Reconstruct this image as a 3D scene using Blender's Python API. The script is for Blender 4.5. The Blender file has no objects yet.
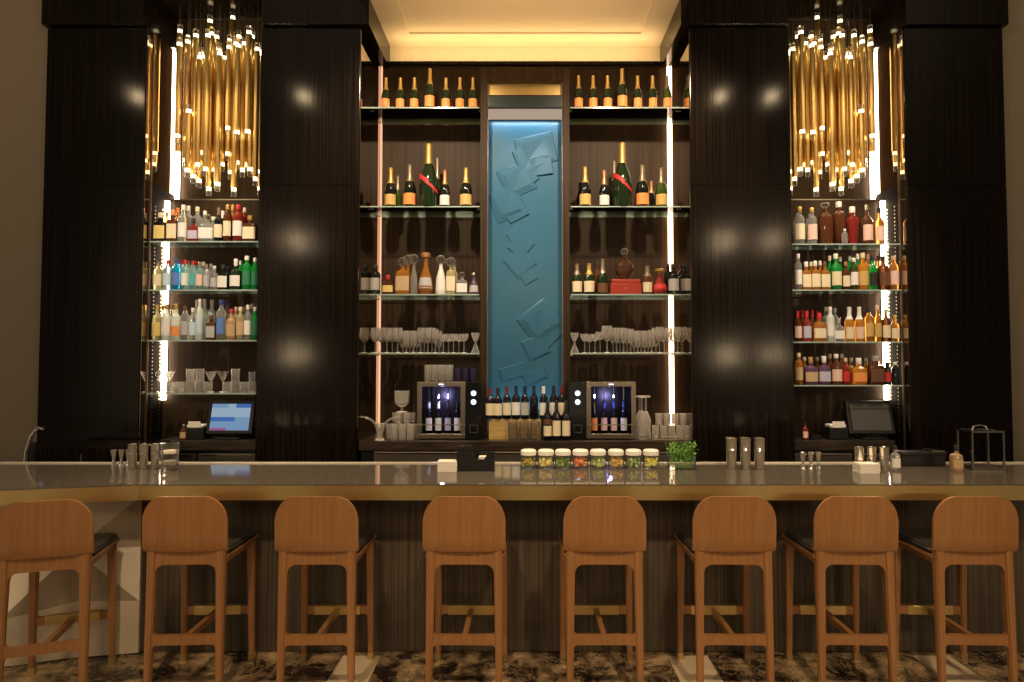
import bpy, bmesh, math, random
from mathutils import Vector, Matrix

random.seed(7)
S = bpy.context.scene
C = S.collection
PI = math.pi
R = math.radians

# ------------------------------------------------------------------ camera
F_PX = 629.0
cam_d = bpy.data.cameras.new('camera')
cam = bpy.data.objects.new('camera', cam_d)
C.objects.link(cam)
cam.location = (0, 0, 1.768)
cam.rotation_euler = (R(92.0), 0, 0)
cam_d.shift_x = -13 / 1024
cam_d.sensor_width = 36
cam_d.lens = F_PX / 1024 * 36
cam_d.clip_end = 100
S.camera = cam
CAM_R = cam.rotation_euler.to_matrix()


def at(px, py, Y):
    """World point at depth Y seen at photo pixel (px, py)."""
    d = CAM_R @ Vector(((px - 525) / F_PX, (341 - py) / F_PX, -1))
    return Vector((0, 0, 1.768)) + d * (Y / d.y)


def zat(py, Y):
    return at(525, py, Y).z


# ------------------------------------------------------------------ world, exposure, room lights
w = bpy.data.worlds.new('world')
S.world = w
w.use_nodes = True
_n, _l = w.node_tree.nodes, w.node_tree.links
_tc = _n.new('ShaderNodeTexCoord')                 # unseen lounge stand-in: warm noise bands added for reflections
_mp = _n.new('ShaderNodeMapping')
_mp.inputs['Scale'].default_value = (1.0, 1.0, 0.22)
_mp.inputs['Location'].default_value = (1.7, 0.4, 0.0)
_nz = _n.new('ShaderNodeTexNoise')
_nz.inputs['Scale'].default_value = 3.2
_nz.inputs['Detail'].default_value = 1.5
_cr = _n.new('ShaderNodeValToRGB')
_cr.color_ramp.elements[0].position = 0.46
_cr.color_ramp.elements[0].color = (0.42, 0.32, 0.21, 1)
_cr.color_ramp.elements[1].position = 0.64
_cr.color_ramp.elements[1].color = (5.0, 3.9, 2.65, 1)
_l.new(_tc.outputs['Generated'], _mp.inputs['Vector'])
_l.new(_mp.outputs[0], _nz.inputs['Vector'])
_l.new(_nz.outputs['Fac'], _cr.inputs['Fac'])
_l.new(_cr.outputs[0], _n['Background'].inputs[0])
w.node_tree.nodes['Background'].inputs[1].default_value = 0.125
S.view_settings.view_transform = 'Standard'
S.view_settings.look = 'None'
S.view_settings.exposure = 0.0
S.view_settings.gamma = 1.0
S.view_settings.use_curve_mapping = False
try:
    S.cycles.sample_clamp_indirect = 4.0
    S.cycles.use_denoising = True
except Exception:
    pass


def lamp(name, kind, loc, energy, col, target=None, **kw):
    d = bpy.data.lights.new(name, kind)
    d.energy = energy
    d.color = col
    for k, v in kw.items():
        setattr(d, k, v)
    o = bpy.data.objects.new(name, d)
    C.objects.link(o)
    o.location = loc
    if target is not None:
        o.rotation_euler = (Vector(target) - Vector(loc)).to_track_quat('-Z', 'Y').to_euler()
    return o


WARM = (1.0, 0.72, 0.42)
for x in (-2.6, -0.9, 0.9, 2.6):          # ceiling downlights above the bar
    lamp('downlight_bar', 'SPOT', (x, 4.0, 4.9), 320, WARM, (x, 3.9, 0), spot_size=R(62), spot_blend=0.8, shadow_soft_size=0.05)
for x, e in ((-3.4, 26), (-1.2, 92), (1.2, 100), (3.2, 46)):            # ceiling downlights above the guests' side
    lamp('downlight_room', 'SPOT', (x, 0.9, 4.2), e * 3.2, WARM, (x * 0.85, 3.4, 0.6), spot_size=R(64), spot_blend=0.9, shadow_soft_size=0.08)
# spot without a fixture, added to brighten the blue panel
lamp('added_panel_spot', 'SPOT', (0, 3.6, 4.9), 60, (0.85, 0.95, 1.0), (0, 6.1, 2.7), spot_size=R(46), spot_blend=0.5, shadow_soft_size=0.05)
for x in (-1.0, 1.0):         # spots without fixtures, added to brighten the central shelves
    lamp('added_shelf_spot', 'SPOT', (x, 4.2, 4.9), 390, (1.0, 0.76, 0.5), (x, 6.3, 2.7), spot_size=R(84), spot_blend=0.9, shadow_soft_size=0.06)
for x in (-2.9, 2.9):         # two more added spots, brightening the alcoves
    lamp('added_alcove_spot', 'SPOT', (x, 4.2, 4.9), 380, (1.0, 0.80, 0.58), (x, 5.9, 2.1), spot_size=R(40), spot_blend=0.9, shadow_soft_size=0.06)
# lounge lamps behind the guests, mirrored in the lacquered columns
for (x, y, z, e) in ((-5.0, -2.5, 1.95, 60), (4.4, -2.5, 1.95, 60), (5.4, -2.5, 1.95, 45), (-4.8, -2.0, 4.35, 60), (4.2, -2.0, 4.35, 60), (5.2, -2.0, 4.35, 45), (0.0, -1.8, 3.6, 70)):
    lamp('lounge_lamp', 'POINT', (x, y, z), e, WARM, shadow_soft_size=0.10)
for x in (-4.55, -2.6, 2.3, 2.9):
    lamp('aisle_lamp', 'POINT', (x, 3.9, 4.9), 9, WARM, shadow_soft_size=0.06)
# cove light hidden on top of the shelving
lamp('cove_light', 'AREA', (0, 6.28, 4.85), 6.0, (1.0, 0.66, 0.29), (0, 6.25, 6), shape='RECTANGLE', size=2.7, size_y=0.08)
lamp('added_ceiling_fill', 'AREA', (0, 5.3, 4.2), 9.5, (1.0, 0.60, 0.24), (0, 5.4, 6), shape='RECTANGLE', size=2.0, size_y=0.5)  # added fill below the ceiling to even out its glow, no fixture


# ------------------------------------------------------------------ materials
def new_mat(name):
    m = bpy.data.materials.new(name)
    m.use_nodes = True
    return m, m.node_tree.nodes, m.node_tree.links, m.node_tree.nodes['Principled BSDF']


def pm(name, col, rough=0.5, metal=0.0, trans=0.0, ior=1.45, emit=None, es=0.0, coat=0.0, spec=0.5, noise=0.0, nscale=40):
    m, n, l, b = new_mat(name)
    b.inputs['Base Color'].default_value = (*col, 1)
    b.inputs['Roughness'].default_value = rough
    b.inputs['Metallic'].default_value = metal
    b.inputs['Transmission Weight'].default_value = trans
    b.inputs['IOR'].default_value = ior
    b.inputs['Coat Weight'].default_value = coat
    b.inputs['Specular IOR Level'].default_value = spec
    if emit:
        b.inputs['Emission Color'].default_value = (*emit, 1)
        b.inputs['Emission Strength'].default_value = es
    if noise:
        tc = n.new('ShaderNodeTexCoord')
        t = n.new('ShaderNodeTexNoise')
        t.inputs['Scale'].default_value = nscale
        l.new(tc.outputs['Object'], t.inputs['Vector'])
        mx = n.new('ShaderNodeMixRGB')
        mx.inputs[1].default_value = (*[c * (1 - noise) for c in col], 1)
        mx.inputs[2].default_value = (*[min(1, c * (1 + noise)) for c in col], 1)
        l.new(t.outputs['Fac'], mx.inputs[0])
        l.new(mx.outputs[0], b.inputs['Base Color'])
    return m


def wood(name, c1, c2, rough, sx=60, sz=0.8, bump=0.15, coat=0.0, rib=0.0):
    """Vertical-grain wood; rib adds reeded ridges."""
    m, n, l, b = new_mat(name)
    tc = n.new('ShaderNodeTexCoord')
    mp = n.new('ShaderNodeMapping')
    mp.inputs['Scale'].default_value = (sx, sx, sz)
    l.new(tc.outputs['Object'], mp.inputs['Vector'])
    t = n.new('ShaderNodeTexNoise')
    t.inputs['Scale'].default_value = 1.0
    t.inputs['Detail'].default_value = 5
    l.new(mp.outputs[0], t.inputs['Vector'])
    cr = n.new('ShaderNodeValToRGB')
    cr.color_ramp.elements[0].position = 0.35
    cr.color_ramp.elements[1].position = 0.68
    cr.color_ramp.elements[0].color = (*c1, 1)
    cr.color_ramp.elements[1].color = (*c2, 1)
    l.new(t.outputs['Fac'], cr.inputs['Fac'])
    l.new(cr.outputs[0], b.inputs['Base Color'])
    b.inputs['Roughness'].default_value = rough
    b.inputs['Coat Weight'].default_value = coat
    b.inputs['Coat Roughness'].default_value = 0.12
    bp = n.new('ShaderNodeBump')
    bp.inputs['Strength'].default_value = bump
    bp.inputs['Distance'].default_value = 0.002
    src = t.outputs['Fac']
    if rib:
        wv = n.new('ShaderNodeTexWave')
        wv.bands_direction = 'X'
        wv.inputs['Scale'].default_value = rib
        l.new(tc.outputs['Object'], wv.inputs['Vector'])
        ad = n.new('ShaderNodeMath')
        ad.operation = 'ADD'
        l.new(wv.outputs['Fac'], ad.inputs[0])
        l.new(src, ad.inputs[1])
        src = ad.outputs[0]
    l.new(src, bp.inputs['Height'])
    l.new(bp.outputs[0], b.inputs['Normal'])
    return m


def marble(name):
    m, n, l, b = new_mat(name)
    tc = n.new('ShaderNodeTexCoord')
    nz = n.new('ShaderNodeTexNoise')
    nz.inputs['Scale'].default_value = 4.5
    nz.inputs['Detail'].default_value = 12
    nz.inputs['Roughness'].default_value = 0.68
    nz.inputs['Distortion'].default_value = 0.35
    l.new(tc.outputs['Object'], nz.inputs['Vector'])
    v = n.new('ShaderNodeTexVoronoi')
    v.feature = 'DISTANCE_TO_EDGE'
    v.inputs['Scale'].default_value = 7.0
    mixv = n.new('ShaderNodeMixRGB')
    mixv.inputs[0].default_value = 0.45
    l.new(tc.outputs['Object'], mixv.inputs[1])
    l.new(nz.outputs['Color'], mixv.inputs[2])
    l.new(mixv.outputs[0], v.inputs['Vector'])
    r1 = n.new('ShaderNodeValToRGB')
    r1.color_ramp.elements[0].color = (0.55, 0.40, 0.22, 1)
    r1.color_ramp.elements[1].color = (0, 0, 0, 1)
    r1.color_ramp.elements[0].position = 0.0
    r1.color_ramp.elements[1].position = 0.05
    l.new(v.outputs['Distance'], r1.inputs['Fac'])
    r2 = n.new('ShaderNodeValToRGB')
    r2.color_ramp.elements[0].color = (0.022, 0.013, 0.008, 1)
    r2.color_ramp.elements[1].color = (0.62, 0.43, 0.24, 1)
    r2.color_ramp.elements[0].position = 0.44
    r2.color_ramp.elements[1].position = 0.74
    l.new(nz.outputs['Fac'], r2.inputs['Fac'])
    ad = n.new('ShaderNodeMixRGB')
    ad.blend_type = 'ADD'
    ad.inputs[0].default_value = 0.45
    l.new(r2.outputs[0], ad.inputs[1])
    l.new(r1.outputs[0], ad.inputs[2])
    l.new(ad.outputs[0], b.inputs['Base Color'])
    b.inputs['Roughness'].default_value = 0.16
    return m


def thin_glass(name, tint=(1, 1, 1), fac=0.12, rough=0.02, haze=0.0):
    """Clear sheet glass: see-through, with a reflection that grows at grazing angles."""
    m = bpy.data.materials.new(name)
    m.use_nodes = True
    n, l = m.node_tree.nodes, m.node_tree.links
    n.clear()
    out = n.new('ShaderNodeOutputMaterial')
    tr = n.new('ShaderNodeBsdfTransparent')
    tr.inputs[0].default_value = (*tint, 1)
    gl = n.new('ShaderNodeBsdfGlossy')
    gl.inputs['Roughness'].default_value = rough
    lw = n.new('ShaderNodeLayerWeight')
    lw.inputs['Blend'].default_value = fac
    mx = n.new('ShaderNodeMixShader')
    l.new(lw.outputs['Fresnel'], mx.inputs[0])
    l.new(tr.outputs[0], mx.inputs[1])
    l.new(gl.outputs[0], mx.inputs[2])
    last = mx.outputs[0]
    if haze:
        df = n.new('ShaderNodeBsdfTranslucent')
        df.inputs[0].default_value = (0.9, 0.9, 0.9, 1)
        m2 = n.new('ShaderNodeMixShader')
        m2.inputs[0].default_value = haze
        l.new(last, m2.inputs[1])
        l.new(df.outputs[0], m2.inputs[2])
        last = m2.outputs[0]
    l.new(last, out.inputs[0])
    return m


def glassware_mat(name, col=(1, 1, 1), haze=0.06, edge=0.8):
    """Drinking-glass look: clear walls, with haze and bright rims painted in as white at grazing angles."""
    m = bpy.data.materials.new(name)
    m.use_nodes = True
    n, l = m.node_tree.nodes, m.node_tree.links
    n.clear()
    out = n.new('ShaderNodeOutputMaterial')
    tr = n.new('ShaderNodeBsdfTransparent')
    tr.inputs[0].default_value = (0.96, 0.95, 0.93, 1)
    gl = n.new('ShaderNodeBsdfGlossy')
    gl.inputs['Roughness'].default_value = 0.08
    lw = n.new('ShaderNodeLayerWeight')
    lw.inputs['Blend'].default_value = 0.25
    m0 = n.new('ShaderNodeMixShader')
    l.new(lw.outputs['Fresnel'], m0.inputs[0])
    l.new(tr.outputs[0], m0.inputs[1])
    l.new(gl.outputs[0], m0.inputs[2])
    t = n.new('ShaderNodeBsdfTranslucent')
    t.inputs[0].default_value = (0.95, 0.93, 0.90, 1)
    d = n.new('ShaderNodeBsdfDiffuse')
    d.inputs[0].default_value = (0.95, 0.93, 0.90, 1)
    m1 = n.new('ShaderNodeMixShader')
    m1.inputs[0].default_value = 0.6
    l.new(t.outputs[0], m1.inputs[1])
    l.new(d.outputs[0], m1.inputs[2])
    pw = n.new('ShaderNodeMath')
    pw.operation = 'POWER'
    pw.inputs[1].default_value = 2.0
    l.new(lw.outputs['Facing'], pw.inputs[0])
    ma = n.new('ShaderNodeMath')  # amount of painted white: overall haze plus rim highlights by viewing angle
    ma.operation = 'MULTIPLY_ADD'
    ma.inputs[1].default_value = edge
    ma.inputs[2].default_value = haze
    l.new(pw.outputs[0], ma.inputs[0])
    m2 = n.new('ShaderNodeMixShader')
    l.new(ma.outputs[0], m2.inputs[0])
    l.new(m0.outputs[0], m2.inputs[1])
    l.new(m1.outputs[0], m2.inputs[2])
    l.new(m2.outputs[0], out.inputs[0])
    return m


def emit_mat(name, col, s):
    m = bpy.data.materials.new(name)
    m.use_nodes = True
    n, l = m.node_tree.nodes, m.node_tree.links
    n.clear()
    out = n.new('ShaderNodeOutputMaterial')
    e = n.new('ShaderNodeEmission')
    e.inputs[0].default_value = (*col, 1)
    e.inputs[1].default_value = s
    l.new(e.outputs[0], out.inputs[0])
    return m


M = {}
M['column'] = wood('dark_lacquered_wood', (0.004, 0.003, 0.002), (0.014, 0.009, 0.006), 0.14, sx=70, sz=0.6, bump=0.10, coat=0.0)
M['column'].node_tree.nodes['Principled BSDF'].inputs['Specular IOR Level'].default_value = 0.22
M['backwood'] = wood('brown_back_wood', (0.024, 0.0135, 0.0065), (0.052, 0.031, 0.0165), 0.5, sx=50, sz=0.7, bump=0.1)
M['backwood'].node_tree.nodes['Principled BSDF'].inputs['Specular IOR Level'].default_value = 0.15
M['barwood'] = wood('ribbed_bar_wood', (0.040, 0.030, 0.020), (0.11, 0.082, 0.055), 0.45, sx=90, sz=0.6, bump=0.35, rib=11)
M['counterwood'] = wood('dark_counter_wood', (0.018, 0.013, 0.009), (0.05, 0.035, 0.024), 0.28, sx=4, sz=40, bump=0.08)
M['stoolwood'] = wood('walnut_stool_wood', (0.265, 0.123, 0.045), (0.33, 0.155, 0.058), 0.36, sx=55, sz=1.5, bump=0.06, coat=0.15)
M['marble'] = marble('dark_brown_marble')
M['cream_marble'] = pm('cream_marble', (0.62, 0.50, 0.34), 0.2, noise=0.12, nscale=6)
M['ceiling'] = pm('cream_ceiling_paint', (0.78, 0.68, 0.52), 0.8, noise=0.04, nscale=2)
M['wall'] = pm('beige_wall_paint', (0.27, 0.215, 0.155), 0.85, noise=0.04, nscale=8)
M['stone'] = pm('grey_brown_stone_top', (0.105, 0.092, 0.076), 0.06, noise=0.3, nscale=30, spec=0.7)
M['brass'] = pm('brushed_brass', (0.70, 0.53, 0.23), 0.38, metal=1, noise=0.12, nscale=6)
M['gold'] = pm('gold_tube', (0.88, 0.62, 0.24), 0.36, metal=1)
M['foil_gold'] = pm('gold_foil', (0.62, 0.40, 0.12), 0.35, metal=0.6)
M['foil_grey'] = pm('grey_foil', (0.30, 0.24, 0.17), 0.35, metal=0.6)
M['foil_rose'] = pm('rose_gold_foil', (0.60, 0.28, 0.13), 0.35, metal=0.6)
M['steel'] = pm('brushed_steel', (0.78, 0.74, 0.68), 0.14, metal=1)
M['steel_dark'] = pm('dull_steel', (0.33, 0.29, 0.24), 0.35, metal=1)
M['frame_steel'] = pm('frame_steel', (0.40, 0.34, 0.27), 0.3, metal=1)
M['matte_dark'] = pm('matte_dark_wood', (0.008, 0.006, 0.005), 0.8, spec=0.05)
M['bronze'] = pm('dark_bronze', (0.22, 0.16, 0.10), 0.4, metal=1)
M['chrome'] = pm('chrome', (0.85, 0.83, 0.80), 0.08, metal=1)
M['mirror'] = pm('smoked_mirror', (0.42, 0.36, 0.30), 0.03, metal=1)
M['black'] = pm('black_plastic', (0.010, 0.010, 0.011), 0.35)
M['blackgloss'] = pm('black_gloss', (0.008, 0.008, 0.009), 0.1)
M['leather'] = pm('dark_grey_leather', (0.022, 0.019, 0.017), 0.38, noise=0.2, nscale=60)
M['shelf_glass'] = thin_glass('shelf_glass', (0.93, 0.97, 0.95), 0.18, 0.03)
M['shelf_edge'] = pm('shelf_glass_edge', (0.55, 0.68, 0.62), 0.15, trans=0.4)
M['pane'] = thin_glass('clear_pane', (0.96, 0.97, 0.97), 0.07)
M['acrylic'] = thin_glass('clear_acrylic', (0.97, 0.97, 0.96), 0.07)
M['glassware'] = glassware_mat('glassware', haze=0.16, edge=3.0)
M['crystal'] = glassware_mat('cut_crystal', haze=0.24, edge=3.0)
M['clear_glass'] = glassware_mat('clear_glass', haze=0.03, edge=0.55)
M['led_white'] = emit_mat('led_strip_white', (1.0, 0.80, 0.60), 28.0)
M['led_peach'] = emit_mat('led_strip_peach', (1.0, 0.52, 0.30), 1.2)
M['led_peach_bright'] = emit_mat('led_strip_peach_bright', (1.0, 0.66, 0.42), 12.0)
M['tip'] = emit_mat('lit_tube_tip', (1.0, 0.78, 0.42), 5.0)
M['cove_line'] = emit_mat('cove_lamp', (1.0, 0.74, 0.36), 2.2)
M['panel_lamp'] = emit_mat('panel_lamp', (1.0, 0.76, 0.58), 0.42)
M['blue_panel'] = pm('blue_etched_glass', (0.024, 0.112, 0.195), 0.3, noise=0.15, nscale=2)
M['white_plastic'] = pm('white_plastic', (0.88, 0.85, 0.80), 0.4)
M['paper'] = pm('white_paper', (0.80, 0.76, 0.70), 0.7)
M['screen_off'] = pm('dark_screen', (0.075, 0.07, 0.065), 0.22)
M['cooler_light'] = emit_mat('cooler_lamp', (0.75, 0.70, 1.0), 4.0)
M['button_light'] = emit_mat('button_light', (0.72, 0.76, 1.0), 2.2)
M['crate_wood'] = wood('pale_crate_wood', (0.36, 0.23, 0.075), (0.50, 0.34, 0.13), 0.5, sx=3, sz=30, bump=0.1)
M['leaf'] = pm('herb_green', (0.17, 0.38, 0.06), 0.5, noise=0.4, nscale=60)
M['red_box'] = pm('red_lacquer', (0.33, 0.035, 0.022), 0.3)
for nm, c in dict(bluescreen=(0.10, 0.25, 0.75), cyanscreen=(0.32, 0.55, 0.85), whitescreen=(0.55, 0.75, 0.95), redscreen=(0.55, 0.2, 0.5)).items():
    M[nm] = emit_mat(nm, c, 0.5)

# bottle glass
GL = {}
for nm, c, tr, rg in (
        ('black', (0.006, 0.008, 0.006), 0.0, 0.06), ('darkgreen', (0.010, 0.022, 0.008), 0.0, 0.06),
        ('olive', (0.05, 0.085, 0.015), 0.3, 0.06),
        ('green', (0.02, 0.42, 0.08), 0.55, 0.05), ('palegreen', (0.62, 0.75, 0.66), 0.75, 0.06),
        ('clear', (0.90, 0.91, 0.90), 0.85, 0.03), ('teal', (0.50, 0.78, 0.76), 0.75, 0.05),
        ('blue', (0.02, 0.38, 0.72), 0.5, 0.05), ('paleblue', (0.55, 0.74, 0.82), 0.7, 0.06),
        ('amber', (0.65, 0.27, 0.05), 0.6, 0.05), ('orange', (0.85, 0.38, 0.05), 0.6, 0.05),
        ('brown', (0.11, 0.035, 0.012), 0.3, 0.06), ('red', (0.30, 0.03, 0.02), 0.4, 0.06),
        ('frost', (0.78, 0.86, 0.80), 0.35, 0.35), ('yellow', (0.72, 0.66, 0.36), 0.6, 0.06),
        ('purple', (0.16, 0.08, 0.16), 0.35, 0.06), ('white', (0.80, 0.77, 0.70), 0.0, 0.3),
        ('cognac', (0.10, 0.03, 0.01), 0.5, 0.05), ('winedark', (0.008, 0.006, 0.010), 0.0, 0.08), ('tan', (0.55, 0.36, 0.20), 0.3, 0.15)):
    GL[nm] = pm('bottle_' + nm, c, rg, trans=tr, ior=1.36, coat=0.3)
LB = {}
for nm, c in dict(orange=(0.85, 0.31, 0.085), cream=(0.78, 0.68, 0.47), white=(0.80, 0.78, 0.74), yellow=(0.75, 0.58, 0.20), black=(0.02, 0.02, 0.02),
                  red=(0.55, 0.03, 0.03), gold=(0.60, 0.40, 0.13), pink=(0.80, 0.55, 0.47), navy=(0.04, 0.06, 0.25), blue=(0.12, 0.22, 0.55),
                  green=(0.03, 0.20, 0.10), tan=(0.55, 0.38, 0.22), grey=(0.45, 0.45, 0.46), lilac=(0.50, 0.48, 0.62), paleblue=(0.55, 0.70, 0.80),
                  maroon=(0.16, 0.02, 0.02), darkblue=(0.015, 0.02, 0.05), brown=(0.14, 0.06, 0.03), teal=(0.10, 0.42, 0.42)).items():
    LB[nm] = pm('paper_' + nm, c, 0.55, noise=0.12, nscale=220)
LB['foil'] = M['foil_gold']
LB['foilgrey'] = M['foil_grey']
LB['foilrose'] = M['foil_rose']
LB['steel'] = M['steel']
LB['clear'] = M['clear_glass']


# ------------------------------------------------------------------ mesh helpers
def nb():
    return bmesh.new()


def bx(bm, x0, x1, y0, y1, z0, z1, mat=0):
    vs = [bm.verts.new((x, y, z)) for z in (z0, z1) for y in (y0, y1) for x in (x0, x1)]
    for f in ((0, 2, 3, 1), (4, 5, 7, 6), (0, 1, 5, 4), (2, 6, 7, 3), (0, 4, 6, 2), (1, 3, 7, 5)):
        fc = bm.faces.new([vs[i] for i in f])
        fc.material_index = mat
    return vs


def bbox(bm, x0, x1, y0, y1, z0, z1, bev=0.004, seg=2):
    vs = bx(bm, x0, x1, y0, y1, z0, z1)
    es = list({e for v in vs for e in v.link_edges})
    bmesh.ops.bevel(bm, geom=es, offset=bev, segments=seg, affect='EDGES', profile=0.6)


def prism(bm, pts, a0, a1, axis='y'):
    """Extrude a polygon: pts are (x,z) for axis y, (x,y) for axis z, (y,z) for axis x."""
    def mk(p, a):
        return {'y': (p[0], a, p[1]), 'z': (p[0], p[1], a), 'x': (a, p[0], p[1])}[axis]
    A = [bm.verts.new(mk(p, a0)) for p in pts]
    B = [bm.verts.new(mk(p, a1)) for p in pts]
    n = len(pts)
    bm.faces.new(A)
    bm.faces.new(B[::-1])
    for i in range(n):
        bm.faces.new((A[i], B[i], B[(i + 1) % n], A[(i + 1) % n]))


def sgnpow(v, p):
    return math.copysign(abs(v) ** p, v)


def lathe(bm, prof, seg=16, c=(0, 0, 0), n=2.0, dy=1.0, a0=0.0, a1=2 * PI, slant=0.0, mat=0):
    """prof: (z, r) or (z, r, n). Superelliptic sections allow squarish bodies."""
    full = abs(a1 - a0 - 2 * PI) < 1e-6
    cnt = seg if full else seg + 1
    rows = []
    for p in prof:
        z, r = p[0], p[1]
        k = p[2] if len(p) > 2 else n
        d = p[3] if len(p) > 3 else dy
        if r < 1e-6 and full:
            rows.append([bm.verts.new((c[0], c[1], c[2] + z))])
            continue
        row = []
        for i in range(cnt):
            t = a0 + (a1 - a0) * i / seg
            if full:
                t += PI / seg
            x = r * sgnpow(math.cos(t), 2 / k)
            y = r * d * sgnpow(math.sin(t), 2 / k)
            row.append(bm.verts.new((c[0] + x, c[1] + y, c[2] + z + slant * x)))
        rows.append(row)
    for a, b in zip(rows, rows[1:]):
        m_ = seg if full else seg
        for i in range(m_):
            j = (i + 1) % cnt
            try:
                if len(a) == 1:
                    f = bm.faces.new((a[0], b[j], b[i]))
                elif len(b) == 1:
                    f = bm.faces.new((a[i], a[j], b[0]))
                else:
                    f = bm.faces.new((a[i], a[j], b[j], b[i]))
                f.material_index = mat
            except ValueError:
                pass
    if full:
        if len(rows[0]) > 1:
            bm.faces.new(rows[0][::-1]).material_index = mat
        if len(rows[-1]) > 1:
            bm.faces.new(rows[-1]).material_index = mat


def tube(bm, pts, r, seg=8, r2=None):
    pts = [Vector(p) for p in pts]
    rows = []
    up = Vector((0.13, 0.21, 0.97))
    for i, p in enumerate(pts):
        t = (pts[min(i + 1, len(pts) - 1)] - pts[max(i - 1, 0)]).normalized()
        if abs(t.dot(up)) > 0.95:
            up = Vector((1, 0.1, 0.05))
        u = t.cross(up).normalized()
        v = t.cross(u)
        rr = r if r2 is None else r + (r2 - r) * i / (len(pts) - 1)
        rows.append([bm.verts.new(p + (u * math.cos(2 * PI * k / seg) + v * math.sin(2 * PI * k / seg)) * rr) for k in range(seg)])
    for a, b in zip(rows, rows[1:]):
        for k in range(seg):
            bm.faces.new((a[k], a[(k + 1) % seg], b[(k + 1) % seg], b[k]))
    bm.faces.new(rows[0][::-1])
    bm.faces.new(rows[-1])


def obj(name, bm, mat, parent=None, loc=None, smooth=False, rot=None):
    bmesh.ops.recalc_face_normals(bm, faces=bm.faces)
    me = bpy.data.meshes.new(name)
    bm.to_mesh(me)
    bm.free()
    for m_ in (mat if isinstance(mat, (list, tuple)) else [mat]):
        me.materials.append(m_)
    if smooth:
        for p in me.polygons:
            p.use_smooth = True
        try:
            me.set_sharp_from_angle(angle=R(38))
        except Exception:
            pass
    o = bpy.data.objects.new(name, me)
    C.objects.link(o)
    if parent is not None:
        o.parent = parent
    if loc is not None:
        o.location = loc
    if rot is not None:
        o.rotation_euler = rot
    return o


def tag(o, label, cat, group=None, kind=None):
    o['label'] = label
    o['category'] = cat
    if group:
        o['group'] = group
    if kind:
        o['kind'] = kind
    return o


def thing(name, label, cat, loc=(0, 0, 0), rotz=0.0, group=None):
    o = bpy.data.objects.new(name, None)
    o.empty_display_size = 0.05
    C.objects.link(o)
    o.location = loc
    o.rotation_euler = (0, 0, rotz)
    return tag(o, label, cat, group)


def struct(name, bm, mat, label=None, cat=None, smooth=False):
    o = obj(name, bm, mat, smooth=smooth)
    o['kind'] = 'structure'
    o['label'] = label or name.replace('_', ' ')
    o['category'] = cat or name.split('_')[0]
    return o


def dup(root, loc, rotz=0.0, label=None, group=None):
    r = root.copy()
    C.objects.link(r)
    r.location = loc
    r.rotation_euler = (0, 0, rotz)
    if label:
        r['label'] = label
    if group:
        r['group'] = group
    for ch in list(root.children):
        c = ch.copy()
        C.objects.link(c)
        c.parent = r
        for g in list(ch.children):
            d = g.copy()
            C.objects.link(d)
            d.parent = c
    return r


ORD = ['first', 'second', 'third', 'fourth', 'fifth', 'sixth', 'seventh', 'eighth', 'ninth', 'tenth', 'eleventh', 'twelfth',
       'thirteenth', 'fourteenth', 'fifteenth', 'sixteenth', 'seventeenth', 'eighteenth', 'nineteenth', 'twentieth', 'twenty-first', 'twenty-second']

# ------------------------------------------------------------------ room shell
YF = 5.60            # front face of the columns
YC = 6.40            # back of the central bay
YL = 5.96            # back of the bottle shelves below the hanging lights
YN = 6.12            # back of the bottle alcoves
XO0, XO1 = 4.327, 3.432
XI0, XI1 = 2.39, 1.492
Z_LEDGE = zat(27, YF)
Z_TOP = 5.60
Z_CB = zat(441, 5.62)      # back counter top

b = nb()
bx(b, -7, 7, -2.5, 7, -0.1, 0.0)
struct('floor', b, M['marble'], 'polished dark brown marble floor with pale veins')
for i, (x0, x1) in enumerate(((-1.10, -0.87), (0.86, 1.10), (2.34, 2.56))):
    b = nb()
    bx(b, x0, x1, -2.5, 3.86, 0.0005, 0.003)
    struct('trim_%d' % (i + 1), b, M['cream_marble'], 'cream marble inlay strip in the dark floor')

for s, nm in ((-1, 'left'), (1, 'right')):
    b = nb()
    bx(b, *sorted((s * 7, s * (XO0 - 0.02))), 5.72, 5.82, 0, Z_TOP)
    struct('wall_' + nm, b, M['wall'], 'plain beige wall beyond the dark columns')
b = nb()
bx(b, -XO0, XO0, 6.46, 6.56, 0, Z_TOP)
struct('wall_back', b, M['ceiling'], 'cream wall behind the shelving')

b = nb()
ZS = zat(45, 6.42)
bx(b, -1.5, 1.5, 6.20, 6.46, ZS, ZS + 0.3)
for s in (-1, 1):
    bx(b, *sorted((s * 1.5, s * 1.16)), 3.4, 6.20, ZS, ZS + 0.3)
bx(b, -1.16, 1.16, 3.4, 6.20, ZS + 0.018, ZS + 0.3)
struct('ceiling', b, M['ceiling'], 'cream tray ceiling lit warm by the cove')

# columns: lower cladding in two boards with a joint, and a thicker fascia above the ledge
ZJ = zat(185, YF)
for s, nm in ((-1, 'lit'), (1, 'dark')):
    for (a0, a1, wh) in ((XO0, XO1, 'outer'), (XI0, XI1, 'inner')):
        b = nb()
        x0, x1 = sorted((s * a0, s * a1))
        bbox(b, x0, x1, YF, 6.44, 0, ZJ - 0.002, 0.004)
        bbox(b, x0, x1, YF, 6.44, ZJ + 0.002, Z_LEDGE - 0.008, 0.004)
        xa, xb = (x0, x1)
        if wh == 'inner':
            xa, xb = sorted((s * (XI0 - 0.02), s * 1.405))
        else:
            xa, xb = sorted((s * (XO0 + 0.03), s * (XO1 - 0.0)))
        bbox(b, xa, xb, YF - 0.04, 6.44, Z_LEDGE + 0.004, Z_TOP, 0.004)
        bx(b, x0 + 0.01, x1 - 0.01, YF + 0.02, 6.43, Z_LEDGE - 0.02, Z_LEDGE + 0.02)
        struct('column', b, M['column'], '%s lacquered dark wood column on the %s till side' % (wh, nm), 'column')

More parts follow.
